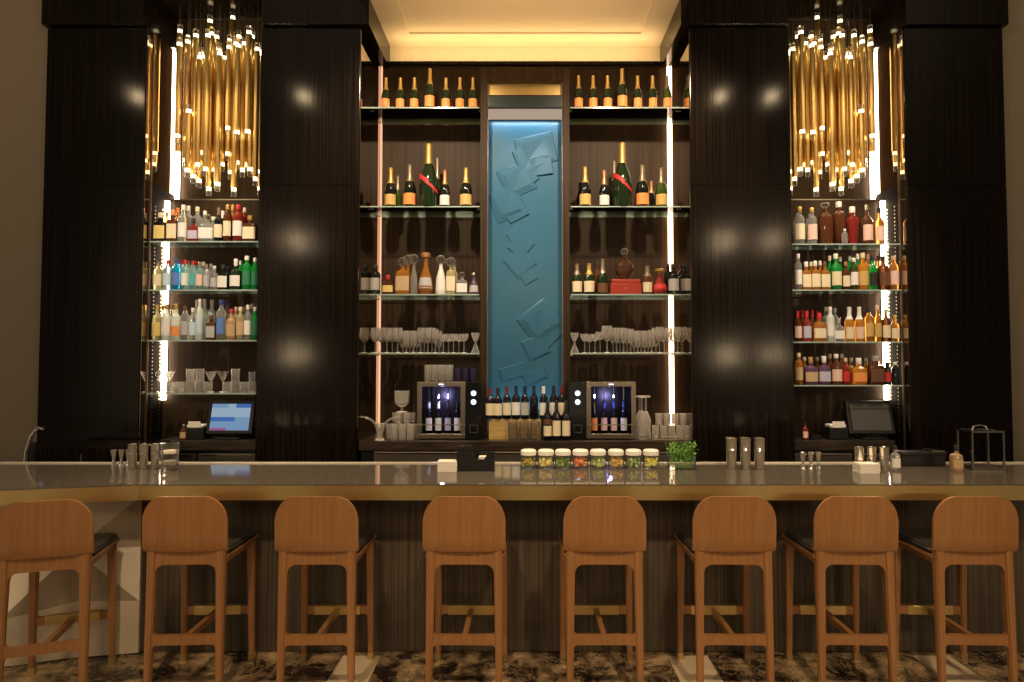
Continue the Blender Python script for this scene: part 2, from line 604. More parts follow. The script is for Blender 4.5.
# alcove shells (back, header, smoked mirror sides, brass edge, pin holes)
for s, nm in ((-1, 'left'), (1, 'right')):
    x0, x1 = sorted((s * XO1, s * XI0))
    b = nb()
    bx(b, x0, x1, YN, YN + 0.03, 0, Z_TOP)
    bx(b, x0, x1, YL, YN, 0, zat(199, YL))
    struct('wall_alcove_' + nm, b, M['backwood'], 'brown wood back of the %s bottle alcove' % nm, 'wall')
    b = nb()
    bx(b, x0, x1, YF + 0.05, YN, zat(6, 5.9), Z_TOP)
    struct('trim_%d' % (4 if s < 0 else 5), b, M['column'], 'dark header over the bottle alcove')
    b = nb()
    xs = sorted((s * (XO1 - 0.002), s * (XO1 - 0.008)))
    bx(b, *xs, YF + 0.012, 5.695, 0.95, Z_LEDGE)
    struct('wall_mirror_' + nm, b, M['mirror'], 'smoked mirror lining the alcove side', 'wall')
    b = nb()
    bx(b, *xs, 5.71, YN, 0.95, zat(190, 5.9), 0)
    for k in range(60):
        zz = 1.15 + k * 0.035
        for yy in (5.78, 5.90):
            xx = s * (XO1 - 0.009)
            bx(b, *sorted((xx, xx + s * -0.002)), yy - 0.006, yy + 0.006, zz - 0.006, zz + 0.006, 1)
    struct('wall_side_' + nm, b, [M['matte_dark'], M['brass']], 'wood side of the alcove with shelf pins', 'wall')
    b = nb()
    bx(b, *xs, 5.71, YN, zat(190, 5.9), Z_LEDGE, 0)
    struct('wall_mirror_upper_' + nm, b, M['mirror'], 'smoked mirror beside the hanging light', 'wall')
    b = nb()
    bx(b, *sorted((s * (XO1 - 0.001), s * (XO1 - 0.016))), 5.696, 5.709, 0.95, Z_LEDGE - 0.02)
    struct('trim_%d' % (6 if s < 0 else 7), b, M['bronze'], 'thin brass edge on the alcove side')
    b = nb()
    for py, yy in ((19, YN), (199, YL)):
        z = zat(py, yy) - 0.006
        bx(b, x0 + 0.12, x1, yy - 0.004, yy, z - 0.005, z + 0.005)
    struct('trim_%d' % (8 if s < 0 else 9), b, M['steel_dark'], 'thin metal line across the alcove back')

# central bay shell
ZB = zat(66, YC)
b = nb()
bx(b, -XI1, XI1, YC, YC + 0.04, 0, ZB)
struct('wall_bay', b, M['backwood'], 'brown wood back of the central bay', 'wall')
b = nb()
bx(b, -XI1 + 0.01, XI1 - 0.01, YC - 0.035, YC + 0.035, ZB, ZB + 0.035)
struct('trim_10', b, M['column'], 'dark top rail of the central shelving')
for s, nm in ((-1, 'left'), (1, 'right')):
    b = nb()
    bx(b, *sorted((s * (XI1 - 0.001), s * (XI1 - 0.007))), YF + 0.012, YC - 0.001, 1.0, Z_LEDGE - 0.012)
    struct('wall_bay_mirror_' + nm, b, M['mirror'], 'smoked mirror side of the central bay', 'wall')

# light strips
def strip(x, y, z0, z1, m, label, wdt=0.03):
    t = thing('light_strip', label, 'light strip', (x, y, z0))
    c = nb()
    bx(c, -wdt / 2 - 0.004, wdt / 2 + 0.004, 0.004, 0.012, 0, z1 - z0)
    obj('channel', c, M['steel_dark'], t)
    c = nb()
    bx(c, -wdt / 2, wdt / 2, -0.024, 0.004, 0.003, z1 - z0 - 0.003)
    obj('diffuser', c, m, t)


z0_n, z1_n = 1.42, zat(47, 6.08)
zl_n = zat(200, YL)
for sx, nm in ((-1, 'lit'), (1, 'dark')):
    strip(sx * 3.402, YN - 0.016, zl_n + 0.004, z1_n, M['led_white'], 'bright white light strip beside the gold tubes of the %s-till alcove' % nm, 0.032)
    strip(sx * 3.402, YL - 0.016, z0_n, zl_n - 0.014, M['led_white'], 'bright white light strip behind the bottles of the %s-till alcove' % nm, 0.036)
strip(-1.474, YC - 0.016, Z_CB + 0.04, ZB - 0.01, M['led_peach'], 'dim peach vertical light strip in the central bay', 0.012)
strip(1.472, YC - 0.016, Z_CB + 0.04, ZB - 0.01, M['led_peach_bright'], 'brighter peach vertical light strip in the central bay', 0.016)
t = thing('cove_lamp', 'long glowing cove lamp along the top of the central shelving', 'light', (0, 6.40, ZB + 0.036))
c = nb()
bx(c, -1.40, 1.40, -0.006, 0.02, 0, 0.014)
obj('diffuser', c, M['cove_line'], t)
c = nb()
bx(c, -1.40, 1.40, 0.02, 0.03, 0, 0.02)
obj('channel', c, M['steel_dark'], t)

# ------------------------------------------------------------------ bar counter
ZBAR = 1.07


def ydep(py, z):
    d = at(525, py, 1.0) - Vector((0, 0, 1.768))
    return (z - 1.768) / d.z


YB0, YB1 = ydep(484.3, ZBAR), ydep(463, ZBAR)
YP = ydep(652, 0)
Xc = at(138, 484, YB0).x
t = thing('bar_counter', 'long bar counter with polished grey-brown stone top and brass edge', 'bar counter', (0, 0, 0))
sl = math.tan(R(12.5))
xl = -5.2
yl = YB0 - (Xc - xl) * sl
b = nb()
prism(b, [(xl, yl), (Xc, YB0), (5.6, YB0), (5.6, YB1), (xl, YB1)], ZBAR - 0.007, ZBAR, 'z')
obj('stone_top', b, M['stone'], t)
b = nb()
d0 = 0.004
prism(b, [(xl, yl + d0), (Xc, YB0 + d0), (5.6, YB0 + d0), (5.6, YB0 + 0.05), (Xc, YB0 + 0.05), (xl, yl + 0.05)], ZBAR - 0.092, ZBAR - 0.0074, 'z')
obj('brass_band', b, M['brass'], t)
b = nb()
bx(b, xl, 5.6, YB1 - 0.03, YB1, ZBAR, ZBAR + 0.008)
obj('back_lip', b, pm('satin_metal_lip', (0.80, 0.74, 0.65), 0.3, metal=0.3), t)
b = nb()
bx(b, -2.36, 5.6, YP, YP + 0.05, 0.004, ZBAR - 0.0074)
obj('front_panel', b, M['barwood'], t)
b = nb()
# angled end: pale panel faceted into triangles
n0 = Vector((-2.36, YP))
dirv = Vector((-1, -math.tan(R(13.5)))).normalized()
nrm = Vector((dirv.y, -dirv.x))
if nrm.y > 0:
    nrm = -nrm
L = 2.8
cols, rws = 8, 3
grid = {}
random.seed(11)
for i in range(cols + 1):
    for j in range(rws + 1):
        u = L * i / cols + (random.uniform(-.05, .05) if 0 < i < cols else 0)
        z = 0.004 + (ZBAR - 0.12) * j / rws + (random.uniform(-.05, .05) if 0 < j < rws else 0)
        dd = random.uniform(-0.06, 0.03) if 0 < i else 0.0
        p = n0 + dirv * u + nrm * dd
        grid[i, j] = b.verts.new((p.x, p.y, z))
for i in range(cols):
    for j in range(rws):
        q = (grid[i, j], grid[i + 1, j], grid[i + 1, j + 1], grid[i, j + 1])
        if (i + j) % 2:
            fs = [b.faces.new((q[0], q[1], q[2])), b.faces.new((q[0], q[2], q[3]))]
        else:
            fs = [b.faces.new((q[0], q[1], q[3])), b.faces.new((q[1], q[2], q[3]))]
        for f_ in fs:
            f_.material_index = random.choice((0, 0, 1, 1, 2))
M['pale_panel'] = pm('pale_faceted_panel', (0.66, 0.56, 0.42), 0.45, noise=0.1, nscale=3)
o = obj('faceted_panel', b, [pm('pale_facet_a', (0.60, 0.51, 0.38), 0.45, noise=0.1, nscale=3), pm('pale_facet_b', (0.40, 0.33, 0.24), 0.45, noise=0.1, nscale=3), pm('pale_facet_c', (0.82, 0.74, 0.60), 0.4, noise=0.08, nscale=3)], t)
md = o.modifiers.new('thick', 'SOLIDIFY')
md.thickness = 0.02
o['label'] = 'pale panel of triangular facets in three tones'

# ------------------------------------------------------------------ back counters
def counter(x0, x1, yf, yb, label, steel_rows):
    t = thing('back_counter', label, 'counter', ((x0 + x1) / 2, yf, 0))
    hw = (x1 - x0) / 2
    c = nb()
    bbox(c, -hw, hw, 0, yb - yf, Z_CB - 0.085, Z_CB, 0.004)
    obj('worktop', c, M['counterwood'], t)
    c = nb()
    bx(c, -hw + 0.01, hw - 0.01, 0.05, yb - yf, 0.002, Z_CB - 0.086)
    obj('carcass', c, M['black'], t)
    for (a, bb, z0, z1) in steel_rows:
        c = nb()
        bbox(c, a - (x0 + x1) / 2, bb - (x0 + x1) / 2, 0.025, 0.049, z0, z1, 0.003)
        d = obj('drawer_front', c, M['steel_dark'], t)
        c = nb()
        bx(c, a - (x0 + x1) / 2 + 0.03, bb - (x0 + x1) / 2 - 0.03, 0.012, 0.0245, z1 - 0.016, z1 - 0.006)
        obj('grip', c, M['steel'], d)


zz1, zz0 = Z_CB - 0.10, Z_CB - 0.32
counter(-XI1 + 0.012, XI1 - 0.012, YF + 0.02, YC - 0.002, 'dark wood back counter in the central bay', [(-1.35, -0.48, zz0, zz1), (-0.46, 0.44, zz0, zz1), (0.46, 1.35, zz0, zz1)])
counter(-XO1 + 0.13, -XI0 - 0.005, YF + 0.04, YL - 0.002, 'dark wood back counter under the lit till', [(-3.2, -2.95, zz0, zz1 - .02), (-2.93, -2.42, zz0, zz1 - .02)])
counter(XI0 + 0.005, XO1 - 0.13, YF + 0.04, YL - 0.002, 'dark wood back counter under the dark till', [(2.42, 2.93, zz0, zz1 - .02), (2.95, 3.2, zz0, zz1 - .02)])

# ------------------------------------------------------------------ glass shelves
def glass_shelf(x0, x1, y0, y1, z, label):
    t = thing('glass_shelf', label, 'shelf', ((x0 + x1) / 2, y0, z), group=None)
    hw = (x1 - x0) / 2
    c = nb()
    bx(c, -hw, hw, 0.003, y1 - y0, -0.012, 0)
    obj('sheet', c, M['shelf_glass'], t)
    c = nb()
    bx(c, -hw, hw, 0, 0.0028, -0.012, 0)
    bx(c, -hw, hw, y1 - y0 + 0.0002, y1 - y0 + 0.0022, -0.012, 0)
    obj('polished_edge', c, M['shelf_edge'], t)
    for sx in (-1, 1):
        for yy in (0.06, y1 - y0 - 0.06):
            c = nb()
            bx(c, *sorted((sx * hw, sx * (hw - 0.02))), yy - 0.006, yy + 0.006, -0.022, -0.0122)
            obj('shelf_pin', c, M['steel'], t)


ZC = [zat(107, 5.96), zat(206, 5.96), zat(294, 5.96), zat(353, 5.96)]
ZL = [zat(241, 5.68), zat(289.5, 5.68), zat(340, 5.68), zat(393, 5.68)]
ZR = [zat(243.5, 5.68), zat(289.5, 5.68), zat(341.5, 5.68), zat(385, 5.68)]
LEV = ['top', 'second', 'third', 'lowest']
for i in range(4):
    glass_shelf(-XI1 + 0.009, -0.437, 5.96, YC - 0.032, ZC[i], '%s glass shelf of the central bay on the lit-till side' % LEV[i])
    glass_shelf(0.437, XI1 - 0.009, 5.96, YC - 0.032, ZC[i], '%s glass shelf of the central bay on the dark-till side' % LEV[i])
    glass_shelf(-XO1 + 0.018, -XI0 - 0.003, 5.68, YL - 0.03, ZL[i], '%s glass shelf in the alcove of the lit till' % LEV[i])
    glass_shelf(XI0 + 0.003, XO1 - 0.018, 5.68, YL - 0.03, ZR[i], '%s glass shelf in the alcove of the dark till' % LEV[i])

# ------------------------------------------------------------------ blue art panel
zb0, zb1 = Z_CB + 0.002, zat(67, 6.0)
t = thing('art_panel', 'tall blue etched glass panel of tumbling squares in dark wood frame', 'wall panel', (0, 6.0, zb0))
H_ = zb1 - zb0
for s in (-1, 1):
    c = nb()
    bbox(c, *sorted((s * 0.365, s * 0.43)), 0, 0.396, 0, H_, 0.003)
    obj('frame_post', c, M['backwood'], t)
    c = nb()
    bx(c, *sorted((s * 0.3645, s * 0.357)), 0.02, 0.05, 0, H_ - 0.1)
    obj('metal_bead', c, M['steel_dark'], t)
c = nb()
zt = zat(81, 6.0) - zb0
bbox(c, -0.3645, 0.3645, 0, 0.396, zt, H_, 0.003)
obj('frame_head', c, M['backwood'], t)
c = nb()
bx(c, -0.3645, 0.3645, 0.06, 0.07, zat(95, 6.06) - zb0, zt - 0.001)
o = obj('brass_plate', c, M['brass'], t)
o.rotation_euler = (0, 0, 0)
c = nb()
bbox(c, -0.3645, 0.3645, 0.035, 0.11, zat(108, 6.05) - zb0, zat(96, 6.05) - zb0, 0.01, 3)
obj('lamp_housing', c, pm('blue_grey_metal', (0.035, 0.055, 0.065), 0.3), t)
c = nb()
bx(c, -0.36, 0.36, 0.07, 0.085, zat(119, 6.07) - zb0, zat(109, 6.07) - zb0)
obj('lamp_diffuser', c, M['panel_lamp'], t)
yb_ = 0.12
c = nb()
bx(c, -0.364, 0.364, yb_, yb_ + 0.02, 0.05, zat(108, 6.1) - zb0)


def relief(px, py, w, h, ang, d, n=1, step=0.012):
    P = at(px, py, 6.11)
    k = 6.11 / F_PX
    for q in range(n):
        f = 1 - 0.11 * q
        hw, hh = w * k / 2 * f, h * k / 2 * f
        ca, sa = math.cos(R(ang)), math.sin(R(ang))
        base = []
        for (fx, fz) in ((-1, -1), (1, -1), (1, 1), (-1, 1)):
            x, z = fx * hw, fz * hh
            base.append((x * ca - z * sa, x * sa + z * ca))
        dep = d * .55 + 0.004 * q
        A = [c.verts.new((P.x + x, yb_, P.z - zb0 + z)) for x, z in base]
        B = [c.verts.new((P.x + x * 0.93, yb_ - dep * (1.0 + 0.35 * ((i % 2))), P.z - zb0 + z * 0.93)) for i, (x, z) in enumerate(base)]
        c.faces.new(B)
        for i in range(4):
            c.faces.new((A[i], A[(i + 1) % 4], B[(i + 1) % 4], B[i]))


for args in ((536, 150, 40, 32, 14, .010, 5), (530, 158, 30, 26, 22, .022, 2), (541, 163, 22, 26, 8, .03, 1), (517, 180, 32, 32, 24, .012, 4),
             (524, 176, 22, 24, 38, .026, 1), (507, 203, 32, 34, 20, .010, 4), (514, 208, 22, 26, 28, .02, 1), (515, 236, 14, 12, 30, .012, 1),
             (521, 246, 22, 20, 50, .01, 2), (520, 262, 26, 26, 40, .008, 2), (528, 275, 16, 16, 30, .010, 1), (540, 322, 36, 34, 38, .012, 4),
             (546, 330, 30, 30, 44, .012, 1), (536, 347, 24, 22, 24, .014, 2), (513, 372, 28, 14, 17, .010, 2), (535, 376, 24, 12, 24, .012, 2)):
    relief(*args)
obj('etched_glass', c, M['blue_panel'], t)
# the lamps of the panel fixture
lamp('panel_lamp_light', 'AREA', (0, 6.06, zat(109.5, 6.06) - 0.09), 2.6, (0.85, 0.92, 1.0), (0, 6.14, zat(200, 6.06)), shape='RECTANGLE', size=0.66, size_y=0.03)
lamp('panel_foot_light', 'AREA', (0, 6.075, Z_CB + 0.24), 1.2, (0.7, 0.9, 1.0), (0, 6.13, Z_CB + 1.2), shape='RECTANGLE', size=0.6, size_y=0.03)

# ------------------------------------------------------------------ chandeliers of gold tubes
CY = 5.93


def chandelier(s, label):
    rnd = random.Random(5)
    cx = s * 2.895
    ztop = zat(6, 5.95)
    t = thing('tube_chandelier', label, 'chandelier', (cx, CY, zat(195, CY)))
    z0 = t.location.z
    c = nb()
    bbox(c, -0.46, 0.46, -0.10, 0.12, ztop - z0 - 0.02, ztop - z0 - 0.003, 0.004)
    obj('ceiling_plate', c, M['column'], t)
    n = 0
    spots = []
    for rw, (nn, y) in enumerate(((9, -0.085), (11, 0.0), (12, 0.085))):
        for k in range(nn):
            x = -0.425 + 0.85 * (k + (0.5, 0.1, 0.6)[rw]) / nn + rnd.uniform(-.01, .01)
            spots.append((-s * x, y + rnd.uniform(-.012, .012), rw))
    for (x, y, rw) in spots:
        r_ = rnd.choice((0.024, 0.026, 0.028))
        kind = rnd.random()
        if kind < 0.34 and rw == 0:
            tp, bt = rnd.uniform(58, 116), rnd.uniform(165, 184)
        elif kind < 0.72 and rw == 0:
            tp, bt = rnd.uniform(28, 50), rnd.uniform(120, 152)
        else:
            tp, bt = 15 + 46 * math.sqrt(rnd.random()), rnd.uniform(150, 188)
        za, zb = zat(bt, CY + y) - z0, zat(tp, CY + y) - z0
        c = nb()
        lathe(c, [(za, r_ * .96), (za + .003, r_), (zb - .003, r_), (zb, r_ * .96)], 12, (x, y, 0))
        tu = obj('gold_tube', c, M['gold'], t, smooth=True)
        for (zz, sg) in ((za, -1), (zb, 1)):
            c = nb()
            lo, hi = sorted((zz + sg * 0.0005, zz + sg * 0.034))
            lathe(c, [(lo, r_ * .80), (hi, r_ * .80)], 10, (x, y, 0))
            obj('lit_tip', c, M['tip'], tu, smooth=True)
            c = nb()
            lo, hi = sorted((zz + sg * 0.0345, zz + sg * 0.080))
            lathe(c, [(lo, r_ * .92), (hi, r_ * .92)], 10, (x, y, 0))
            obj('glass_end', c, M['clear_glass'], tu, smooth=True)
        c = nb()
        tube(c, [(x, y, zb + 0.0805), (x, y, ztop - z0 - 0.0205)], 0.0016, 5)
        obj('hanging_wire', c, M['steel_dark'], tu)
    # the glow of the lit ends
    lamp('tube_glow', 'POINT', (cx, 5.76, zat(188, 5.8)), 4.0, (1, .75, .42), shadow_soft_size=0.3)
    lamp('tube_glow', 'POINT', (cx, 5.68, zat(100, 5.75)), 6.0, (1, .75, .42), shadow_soft_size=0.4)


chandelier(-1, 'cluster of hanging gold tubes with lit ends above the lit-till bottles')
chandelier(1, 'cluster of hanging gold tubes with lit ends above the dark-till bottles')

# ------------------------------------------------------------------ bottles
# shape tables: body rings (z, r, exponent), cap (z0, z1, r), label (z0, z1)
SH = {
    'champ': dict(b=[(0, .90), (.012, 1), (.40, 1), (.50, .90), (.60, .62), (.68, .42), (.74, .36), (.975, .33)], cap=(.60, 1.0, 'foil'), lab=(.05, .31)),
    'magnum': dict(b=[(0, .90), (.012, 1), (.36, 1), (.48, .90), (.60, .60), (.68, .40), (.74, .34), (.975, .31)], cap=(.68, 1.0, 'foil'), lab=(.33, .41)),
    'wine': dict(b=[(0, .93), (.012, 1), (.60, 1), (.66, .90), (.71, .60), (.76, .39), (.985, .36)], cap=(.78, 1.0, 'foil'), lab=(.12, .50)),
    'spirit': dict(b=[(0, .93), (.015, 1), (.60, 1), (.66, .86), (.71, .52), (.75, .38), (.90, .36)], cap=(.86, 1.0, .42), lab=(.12, .50)),
    'slim': dict(b=[(0, .93), (.012, 1), (.68, 1), (.74, .84), (.79, .46), (.90, .42)], cap=(.87, 1.0, .48), lab=(.15, .55)),
    'square': dict(b=[(0, .95, 6), (.015, 1, 6), (.62, 1, 6), (.67, .90, 5), (.70, .42, 2), (.84, .40, 2)], cap=(.82, 1.0, .46), lab=(.10, .55), sq=1),
    'squat': dict(b=[(0, .92, 3), (.03, 1, 3), (.52, 1, 3), (.62, .90, 3), (.68, .36, 2), (.80, .32, 2)], cap=(.77, 1.0, .36), lab=(.12, .46), sq=1),
    'decanter': dict(b=[(0, .90, 4), (.03, .94, 4), (.50, 1, 4), (.66, .98, 4), (.72, .80, 3), (.77, .34, 2), (.86, .32, 2)], cap=(.85, 1.0, 'wide'), lab=None, sq=1),
    'taper': dict(b=[(0, .60, 3), (.03, .64, 3), (.45, .86, 3), (.64, 1, 3), (.70, .94, 3), (.75, .42, 2), (.86, .40, 2)], cap=(.84, 1.0, .46), lab=None, sq=1),
    'bell': dict(b=[(0, .94), (.02, 1), (.40, .86), (.56, .56), (.66, .34), (.78, .30)], cap=(.76, 1.0, 'ball'), lab=(.10, .40)),
    'ballbox': dict(b=[(0, .95, 5), (.02, 1, 5), (.55, 1, 5), (.62, .86, 4), (.66, .36, 2), (.76, .32, 2)], cap=(.74, 1.0, 'ball'), lab=(.10, .48), sq=1),
    'flare': dict(b=[(0, .86), (.02, .90), (.40, 1), (.58, .95), (.68, .60), (.74, .40), (.90, .36)], cap=(.64, 1.0, 'foil'), lab=(.08, .42)),
    'orb': dict(b=[(0, .42), (.02, .46), (.08, .62), (.20, .92), (.34, 1.0), (.48, .90), (.58, .55), (.63, .26), (.78, .24)], cap=(.77, 1.0, 'ball'), lab=None),
    'fan': dict(b=[(0, .70), (.03, .85), (.18, 1), (.45, .72), (.60, .42), (.70, .30), (.84, .28)], cap=(.82, 1.0, 'wide'), lab=(.14, .40)),
}


def interp(rings, z):
    for a, c in zip(rings, rings[1:]):
        if a[0] <= z <= c[0]:
            f = (z - a[0]) / max(1e-6, c[0] - a[0])
            return a[1] + (c[1] - a[1]) * f, (a[2] if len(a) > 2 else 2)
    return rings[-1][1], 2


def bottle(kind, x, y, z, h, w, glass, lab, cap, label, group=None, cat='bottle', rz=0.0, name='bottle', dy=None):
    sh = SH[kind]
    t = thing(name, label, cat, (x, y, z + 0.0006), rz, group)
    rr = w / 2
    dy = dy if dy is not None else (0.72 if sh.get('sq') else 1.0)
    rr_d = min(1.0, 0.085 / w * 1.0) if dy == 1.0 and w > 0.1 else dy
    prof = []
    for p in sh['b']:
        n_ = p[2] if len(p) > 2 else 2.0
        r_ = p[1] * rr
        d_ = dy if p[1] > 0.5 else 1.0
        prof.append((p[0] * h, r_, n_, d_))
    seg = 20 if sh.get('sq') else 16
    c = nb()
    lathe(c, prof, seg)
    obj('glass_body', c, GL[glass], t, smooth=True)
    if lab and sh['lab']:
        labs = lab if isinstance(lab, list) else [lab]
        l0, l1 = sh['lab']
        for q, ln in enumerate(labs):
            if kind == 'magnum' or ln == 'sash':
                pass
            a, e = (l0, l1) if len(labs) == 1 else ((l0, l0 + (l1 - l0) * .68), (l0 + (l1 - l0) * .78, l1 + .05))[q]
            c = nb()
            pr = []
            for k in range(4):
                zz = a + (e - a) * k / 3
                r_, n_ = interp(sh['b'], zz)
                pr.append((zz * h, r_ * rr + 0.0010, n_, dy))
            sl_ = -0.85 if kind == 'magnum' else 0.0
            half = R(84) if kind == 'magnum' else R(66)
            lathe(c, pr, 12, a0=-PI / 2 - half, a1=-PI / 2 + half, slant=sl_)
            obj('paper_label' if kind != 'magnum' else 'sash', c, LB[ln], t, smooth=True)
    c0, c1, ck = sh['cap']
    if cap:
        c = nb()
        if ck == 'foil':
            pr = []
            ks = [c0 + (c1 - .012 - c0) * k / 6 for k in range(7)]
            for zz in ks:
                r_, n_ = interp(sh['b'], min(zz, sh['b'][-1][0]))
                pr.append((zz * h, r_ * rr + 0.0012, 2))
            zt_ = pr[-1]
            pr.insert(-1, (zt_[0] - .03 * h, zt_[1], 2))
            pr[-1] = (zt_[0], zt_[1] * 1.12, 2)
            pr.append((h, zt_[1] * .8, 2))
            lathe(c, pr, 14)
        elif ck == 'ball':
            rb = (c1 - c0) * h / 2
            lathe(c, [(c0 * h + rb * (1 - math.cos(PI * k / 8)), rb * math.sin(PI * k / 8)) for k in range(9)], 12)
        elif ck == 'wide':
            rn = .34 * rr
            lathe(c, [(c0 * h, rn * .9), ((c0 + .05) * h, rn * .9), ((c0 + .07) * h, rr * .62), ((c1 - .03) * h, rr * .66), (c1 * h, rr * .5)], 14)
        else:
            r_ = ck * rr
            lathe(c, [(c0 * h, r_ * .96), ((c0 + .01) * h, r_), ((c1 - .015) * h, r_), (c1 * h, r_ * .88)], 12)
        obj('foil' if ck == 'foil' else 'stopper', c, LB[cap], t, smooth=True)
    return t


COLW = dict(black='black', darkgreen='dark green', olive='olive green', green='bright green', palegreen='pale green', clear='clear', teal='pale teal', blue='bright blue',
            paleblue='pale blue', amber='amber', orange='orange', brown='dark brown', red='deep red', frost='frosted', yellow='pale yellow', purple='purple',
            white='white', cognac='dark', winedark='dark', tan='tan')
SHW = dict(champ='champagne', magnum='large champagne', wine='wine', spirit='round', slim='slim', square='square', squat='squat', decanter='decanter', taper='tapered',
           bell='bell-shaped', ballbox='ball-stoppered', flare='sloping', orb='round', fan='fan-shaped')


def row(items, zsh, ydep, where, ref, base_pad, group, reverse=False, rowword=''):
    """items: (px, top_py, w_px, kind, glass, label, cap). Depth ydep is where the row stands."""
    n = len(items)
    for i, it in enumerate(items):
        px, tp, wp, kind, gl, lb, cp = it[:7]
        k = ydep / F_PX
        p = at(px, tp, ydep)
        h = max(0.05, p.z - zsh)
        q = (n - 1 - i) if reverse else i
        lw = ''
        if lb:
            l0 = lb[0] if isinstance(lb, list) else lb
            lw = ' with %s label' % {'foil': 'gold', 'sash': 'red', 'foilgrey': 'grey'}.get(l0, l0)
        lab = '%s %s bottle%s, %s from %s, %s%s' % (COLW[gl], SHW[kind], lw, ORD[q], ref, rowword, where)
        bottle(kind, p.x, ydep, zsh, h, wp * k, gl, lb, cp, lab, group)


# central bay, top shelf
items = [(x, 69 if abs(x - 430) < 1 else 78, 10.5 if abs(x - 430) < 1 else 9, 'champ', 'darkgreen', 'orange', 'foil') for x in (386, 400.5, 414.5, 430, 446, 460, 473)]
row(items, ZC[0], 6.03, 'top shelf, lit-till side', 'blue panel', 0, 'champagne bottles on the top shelves', True)
items = [(x, 69 if abs(x - 622) < 1 else 76, 10.5 if abs(x - 622) < 1 else 9, 'champ', 'darkgreen' if x < 660 else 'olive', 'orange', 'foil' if x < 660 else 'foilgrey')
         for x in (578.5, 593, 607.5, 622, 637.5, 652.5, 667)]
row(items, ZC[0], 6.03, 'top shelf, dark-till side', 'blue panel', 0, 'champagne bottles on the top shelves')
# second shelf
g2 = 'champagne bottles on the second shelves'
row([(391, 168, 12, 'champ', 'black', 'gold', 'foil'), (410, 165, 13, 'champ', 'black', 'orange', 'foilgrey'), (429, 144, 19, 'magnum', 'darkgreen', 'red', 'foil'),
     (445, 170, 10.5, 'champ', 'black', 'white', 'foilrose'), (466, 168, 12.5, 'champ', 'black', 'gold', 'foil')],
    ZC[1], 6.03, 'second shelf, lit-till side', 'blue panel', 0, g2, True)
row([(398, 176, 9, 'champ', 'olive', None, 'foilgrey'), (437.5, 158, 10, 'champ', 'darkgreen', None, 'foilgrey')],
    ZC[1], 6.20, 'second shelf, lit-till side', 'blue panel', 0, g2, True, 'rear row, ')
row([(585, 167, 12, 'champ', 'black', 'gold', 'foil'), (604, 170, 10.5, 'champ', 'black', 'white', 'foilrose'), (622, 143, 19, 'magnum', 'darkgreen', 'red', 'foil'),
     (642, 165, 13.5, 'champ', 'black', 'orange', 'foilgrey'), (661, 168, 12.5, 'champ', 'olive', 'gold', 'foilgrey')],
    ZC[1], 6.03, 'second shelf, dark-till side', 'blue panel', 0, g2)
row([(580, 182, 8, 'champ', 'darkgreen', None, None), (614, 161, 9, 'champ', 'darkgreen', None, 'foilgrey'), (651, 181, 8, 'champ', 'black', None, 'foilrose')],
    ZC[1], 6.20, 'second shelf, dark-till side', 'blue panel', 0, g2, False, 'rear row, ')
# third shelf
g3 = 'spirit bottles on the third shelves'
row([(362, 266, 10, 'square', 'black', 'black', 'black'), (375.5, 265, 10, 'slim', 'black', 'grey', 'black'), (388, 275, 11, 'squat', 'brown', 'yellow', 'red'), (403, 257, 14, 'ballbox', 'amber', 'tan', 'clear'),
     (414, 254, 8, 'bell', 'clear', None, 'clear'), (426, 253, 15, 'fan', 'amber', 'grey', 'foilrose'), (441, 255, 11, 'bell', 'white', 'white', 'clear'),
     (451, 257, 9, 'ballbox', 'yellow', 'cream', 'clear'), (462, 272, 11, 'ballbox', 'clear', 'white', 'clear'), (474, 272, 10, 'bell', 'purple', 'grey', 'steel')],
    ZC[2], 6.03, 'third shelf, lit-till side', 'blue panel', 0, g3, True)
row([(367, 262, 9, 'spirit', 'black', None, 'black'), (408, 255, 9, 'bell', 'amber', None, 'clear'), (454.5, 262, 8, 'spirit', 'yellow', None, 'clear')], ZC[2], 6.20, 'third shelf, lit-till side', 'blue panel', 0, g3, True, 'rear row, ')
row([(577, 264, 10.5, 'flare', 'darkgreen', 'cream', 'foilgrey'), (589, 263.5, 11.5, 'flare', 'darkgreen', 'cream', 'foil'), (602.5, 259, 11, 'champ', 'darkgreen', 'brown', 'foilgrey'),
     (647, 266, 10.5, 'flare', 'brown', 'cream', 'foilgrey'), (659.5, 269, 15, 'fan', 'red', 'red', 'foil'), (673, 264, 11, 'spirit', 'black', 'grey', 'black'), (684, 266, 11, 'spirit', 'black', None, 'black')],
    ZC[2], 6.03, 'third shelf, dark-till side', 'blue panel', 0, g3)
row([(668, 264, 8, 'slim', 'black', None, 'black'), (597, 262, 8, 'spirit', 'brown', None, 'black')], ZC[2], 6.20, 'third shelf, dark-till side', 'blue panel', 0, g3, False, 'rear row, ')
# red presentation box with a round decanter on top
p = at(625, 280, 6.05)
t = thing('presentation_box', 'red lacquered presentation box holding up the round decanter', 'box', (p.x, 6.05, ZC[2] + 0.0006))
hw = 15.5 * 6.05 / F_PX
hb = p.z - ZC[2]
c = nb()
bbox(c, -hw, hw, -0.06, 0.06, 0, hb * .72, 0.006)
obj('body', c, M['red_box'], t)
c = nb()
bbox(c, -hw * .93, hw * .93, -0.056, 0.056, hb * .73, hb, 0.008)
obj('lid', c, M['red_box'], t)
c = nb()
lathe(c, [(0, .008), (.003, .006)], 10)
obj('clasp', c, M['foil_gold'], t, loc=(0, -0.0605, hb * .42), rot=(PI / 2, 0, 0))
bottle('orb', p.x - .004, 6.05, ZC[2] + hb, (zat(248, 6.05) - ZC[2] - hb), 0.185, 'cognac', None, 'clear', 'round glass decanter of dark spirit standing on the red box', 'spirit bottles on the third shelves', rz=0.0, name='decanter', dy=0.5)

